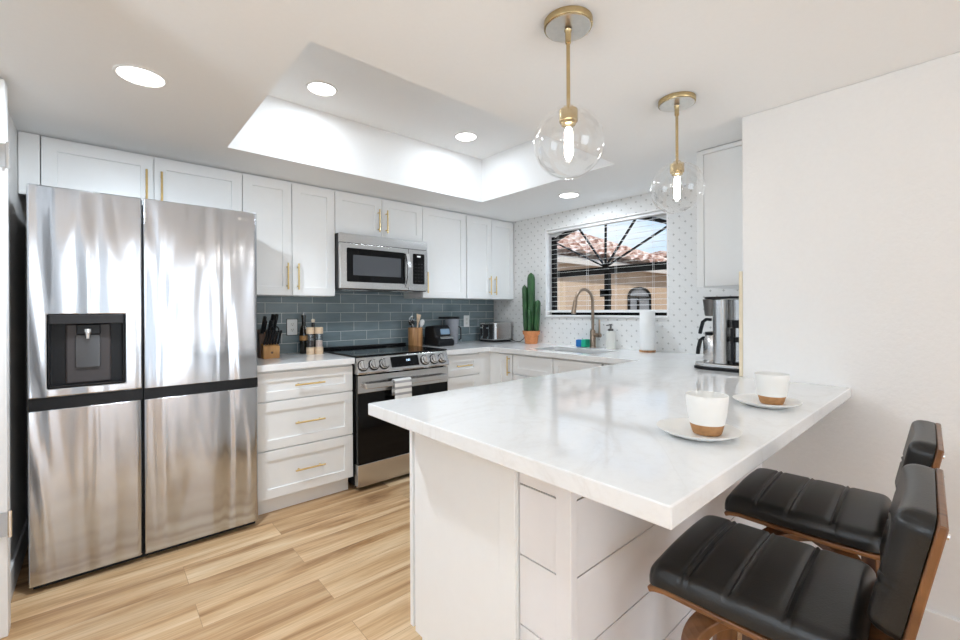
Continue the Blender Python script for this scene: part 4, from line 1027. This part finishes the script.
def knife_block():
    x, y, z = -2.322, -.235, CT
    t = thing('knife_block', 'honey wood knife block with a dark back next to the refrigerator', 'knife block', (x, y, z))
    bm = nb(); prism(bm, [(-.055, 0), (-.055, .082), (.000, .100), (.0, 0)], -.048, .056, lambda u, v, n: (x+n, y+u, z+v)); b = obj('front_tier', bm, 'block', t, bevel=.004)
    bm = nb(); prism(bm, [(.001, 0), (.001, .12), (.010, .165), (.075, .195), (.095, .0)], -.058, .055, lambda u, v, n: (x+n, y+u, z+v)); obj('back_tier', bm, 'blockd', t, bevel=.004)
    bm = nb(); lathe(bm, [(0, -.0012), (.008, -.0012), (.008, .0), (0, .0)], (x+.006, y-.055, z+.04), 16, 'y'); obj('maker_mark', bm, 'blockd', t)
    def knife(label, cat, px, py, pz, L, w, lean, tilt, group):
        e = bpy.data.objects.new('kitchen_knife', None); COL.objects.link(e); e.location = (px, py, pz); e.empty_display_size = .02; tag(e, label, cat, group)
        d = Vector((tilt, -lean, 1)).normalized(); p = Vector((px, py, pz))
        bm = nb(); strip(bm, [p+d*.003, p+d*(L*.1), p+d*(L*.5), p+d*(L*.85), p+d*L], (0, 1, lean), [w*.9, w, w*.85, w*1.05, w*.8], w*.62); obj('handle', bm, 'black', e, bevel=w*.16)
        bm = nb(); strip(bm, [p+d*.0005, p+d*.010], (0, 1, lean), w*.75, w*.4); obj('bolster', bm, 'chrome', e)
    for k in range(6):
        ords = ('first', 'second', 'third', 'fourth', 'fifth', 'sixth')[k]
        knife('black steak knife, %s in the front row counting from the refrigerator' % ords, 'knife', x-.038+.0175*k, y-.030, z+.0915, .105, .0185, .35, .14, 'steak knives in the front row')
    for px, py, pz, L, lab in ((x-.040, y+.015, z+.168, .125, 'outermost'), (x-.022, y+.040, z+.178, .085, 'short'), (x+.004, y+.018, z+.168, .095, 'middle-sized'), (x+.022, y+.050, z+.186, .120, 'rearmost'), (x+.034, y+.018, z+.169, .140, 'longest')):
        knife('%s black-handled kitchen knife in the upper slots of the knife block' % lab, 'knife', px, py, pz, L, .029, .35, .10, 'large knives in the upper slots')
    # kitchen shears in the middle slot
    e = thing('kitchen_shears', 'kitchen shears with looped black grips in the knife block', 'scissors', (x+.030, y-.004, z+.14), None)
    for s in (-1, 1):
        bm = nb(); c = Vector((x+.028+s*.016, y-.028, z+.19)); tube(bm, [c+Vector((.014*math.cos(a), -.0*math.sin(a), .022*math.sin(a))) for a in [2*PI*k/16 for k in range(17)]], .004, 8); obj('grip', bm, 'black', e, smooth=True)
    bm = nb(); strip(bm, [(x+.028, y-.004, z+.115), (x+.028, y-.026, z+.172)], (1, 0, 0), .018, .004); obj('blade', bm, 'chrome', e)
knife_block()

def bottles():
    z = CT
    x, y = -2.035, -.085
    t = thing('oil_bottle', 'tall dark glass oil bottle with an amber label behind the mills', 'bottle', (x, y, z))
    bm = nb(); lathe(bm, [(0, 0), (.027, 0), (.030, .005), (.030, .165), (.026, .195), (.0145, .215), (.0135, .27), (.0165, .272), (.0165, .288), (0, .288)], (x, y, z), 28); obj('glass_body', bm, 'olive', t, smooth=True)
    bm = nb(); lathe(bm, [(.0305, .10), (.0305, .135)], (x, y, z), 28); obj('label_band', bm, 'label', t, smooth=True)
    bm = nb(); lathe(bm, [(0, .2885), (.010, .2885), (.006, .30), (.005, .312), (0, .313)], (x, y, z), 14); obj('pourer', bm, 'chrome', t, smooth=True)
    x, y = -1.972, -.105
    t = thing('vinegar_bottle', 'slim dark bottle with a cream stopper behind the salt mill', 'bottle', (x, y, z))
    bm = nb(); lathe(bm, [(0, 0), (.030, 0), (.032, .005), (.032, .15), (.013, .185), (.012, .232), (0, .232)], (x, y, z), 28); obj('glass_body', bm, 'olive', t, smooth=True)
    bm = nb(); lathe(bm, [(0, .2325), (.012, .2325), (.014, .24), (.014, .252), (.008, .258), (0, .259)], (x, y, z), 16); obj('stopper', bm, 'cork', t, smooth=True)
    for x, y, mat, lab, nm in ((-2.022, -.185, 'pepper', 'clear mill of dark peppercorns with beech top and foot', 'pepper_mill'), (-1.961, -.195, 'salt', 'clear mill of pink salt with beech top and foot', 'salt_mill')):
        t = thing(nm, lab, 'mill', (x, y, z), 'salt and pepper mills')
        bm = nb(); lathe(bm, [(0, 0), (.0285, 0), (.029, .002), (.029, .052), (0, .052)], (x, y, z), 28); obj('foot', bm, 'beech', t, smooth=True)
        bm = nb(); lathe(bm, [(.0265, .0525), (.0265, .150)], (x, y, z), 28); obj('barrel', bm, 'acrylic', t, smooth=True)
        bm = nb(); lathe(bm, [(0, .053), (.024, .053), (.024, .10), (0, .105)], (x, y, z), 20); obj('contents', bm, mat, t, smooth=True)
        bm = nb(); lathe(bm, [(0, .1505), (.029, .1505), (.029, .196), (.026, .199), (0, .199)], (x, y, z), 28); obj('top', bm, 'beech', t, smooth=True)
bottles()

def outlet(u, z, label, wide=.075, dark=True):
    t = thing('wall_outlet', label, 'outlet', (u, -.009, z), 'white outlets on the tiled wall')
    P = FY(-.0085)
    if dark: bm = nb(); prism(bm, rrect(wide+.008, .126, .004, 3, u, z), 0, .002, P); obj('gasket', bm, 'blackm', t)
    bm = nb(); prism(bm, rrect(wide, .118, .005, 3, u, z), .0022, .007, P); pl_ = obj('face_plate', bm, 'white', t, bevel=.0015)
    for dz in (-.021, .021):
        bm = nb(); prism(bm, rrect(.032, .029, .008, 4, u, z+dz), .0072, .0085, P); r = obj('receptacle', bm, 'ceram', pl_)
        bm = nb()
        for du in (-.006, .006): prism(bm, rrect(.0022, .009, .0005, 2, u+du, z+dz+.003), .0086, .0089, P)
        prism(bm, rrect(.005, .005, .002, 3, u, z+dz-.008), .0086, .0089, P); obj('slots', bm, 'gap', r)
outlet(-2.095, 1.112, 'white outlet plate on the tiled wall between the knife block and the bottles')
outlet(-.385, 1.122, 'white outlet plate on the tiled wall between the blender and the toaster', .072, False)

# ------------------------------------------------------------------ neighbouring houses outside the window
def roof_face(bm, a, b, c, d, rows, cols, amp=.085):
    """barrel-tile roof plane: a-b eave, d-c ridge"""
    a, b, c, d = map(Vector, (a, b, c, d)); nrm = (b-a).cross(d-a).normalized()
    if nrm.z < 0: nrm = -nrm
    cols = int(cols*.62); nu, nv = cols*6, rows; last = None
    for j in range(nv):
        for half, vv in ((0, j/nv), (1, (j+1)/nv)):
            row = []
            for i in range(nu+1):
                u = i/nu; p = (a*(1-u)+b*u)*(1-vv)+(d*(1-u)+c*u)*vv
                row.append(bm.verts.new(p+nrm*(amp*abs(math.sin(PI*cols*u))+((.09 if half == 0 else .0)))))
            if last:
                for i in range(nu): bm.faces.new([last[i], last[i+1], row[i+1], row[i]])
            last = row
def houses():
    struct(obj('ground', bx(.4, 30, -12, 20, -.35, -.15), 'ground'))
    t = thing('neighbour_house', 'tan stucco house with red tile hip roof seen through the window', 'house', (7, 6, -.15), 'neighbouring houses')
    obj('wall', bx(2.5, 11.2, 3.2, 9, -.15, 2.46), 'stucco', t)
    obj('wall_wing', bx(4.35, 5.1, 2.95, 3.199, -.15, 1.9), 'stucco2', t)
    obj('fascia', bx(2.2, 11.4, 2.88, 2.93, 2.34, 2.50), 'fascia', t)
    obj('eave_soffit', bx(2.2, 11.4, 2.93, 3.199, 2.46, 2.50), 'fascia', t)
    bm = nb(); roof_face(bm, (2.0, 2.8, 2.52), (11.5, 2.8, 2.52), (6.5, 6.5, 4.3), (2.0, 6.5, 4.3), 12, 30)
    roof_face(bm, (11.5, 2.8, 2.52), (11.5, 10.2, 2.52), (6.5, 6.5, 4.3), (6.5, 6.5, 4.3), 10, 16); obj('roof', bm, 'roof', t)
    bm = nb(); pts = [(2.0, 6.5, 4.36), (6.5, 6.5, 4.36), (11.55, 2.75, 2.58)]; tube(bm, pts, .10, 10); obj('ridge_tiles', bm, 'roof', t)
    f = nb(); xc = 8.95; w = .62
    arch = lambda k, r: (xc+r*math.cos(PI-PI*k/14), 1.62+r*.42*math.sin(PI-PI*k/14))
    pts = [(xc-w, 1.0)]+[arch(k, w) for k in range(15)]+[(xc+w, 1.0)]
    bm = nb(); prism(bm, pts, 0, .03, lambda u, v, n: (u, 3.199-n, v)); wd = obj('window', bm, 'glassgrey', t)
    bm = nb(); strip(bm, [(u, 3.15, v) for u, v in pts], (0, 1, 0), .06, .05); strip(bm, [(xc-w, 3.15, 1.60), (xc+w, 3.15, 1.60)], (0, 1, 0), .08, .05); strip(bm, [(xc-.12, 3.15, 1.0), (xc-.12, 3.15, 1.6)], (0, 1, 0), .08, .05); obj('window_surround', bm, 'frame', wd)
    t = thing('neighbour_house', 'lower tan house with tiled eave further off behind the hip-roofed one', 'house', (15, 0, -.15), 'neighbouring houses')
    obj('wall', bx(13, 19, -8, 5.6, -.15, 3.0), 'stucco', t)
    obj('fascia', bx(12.6, 12.66, -8.3, 5.9, 2.86, 3.04), 'fascia', t)
    bm = nb(); roof_face(bm, (12.5, 6.0, 3.06), (12.5, -8.4, 3.06), (16, -8.4, 3.75), (16, 6.0, 3.75), 8, 40); obj('roof', bm, 'roof', t)
houses()
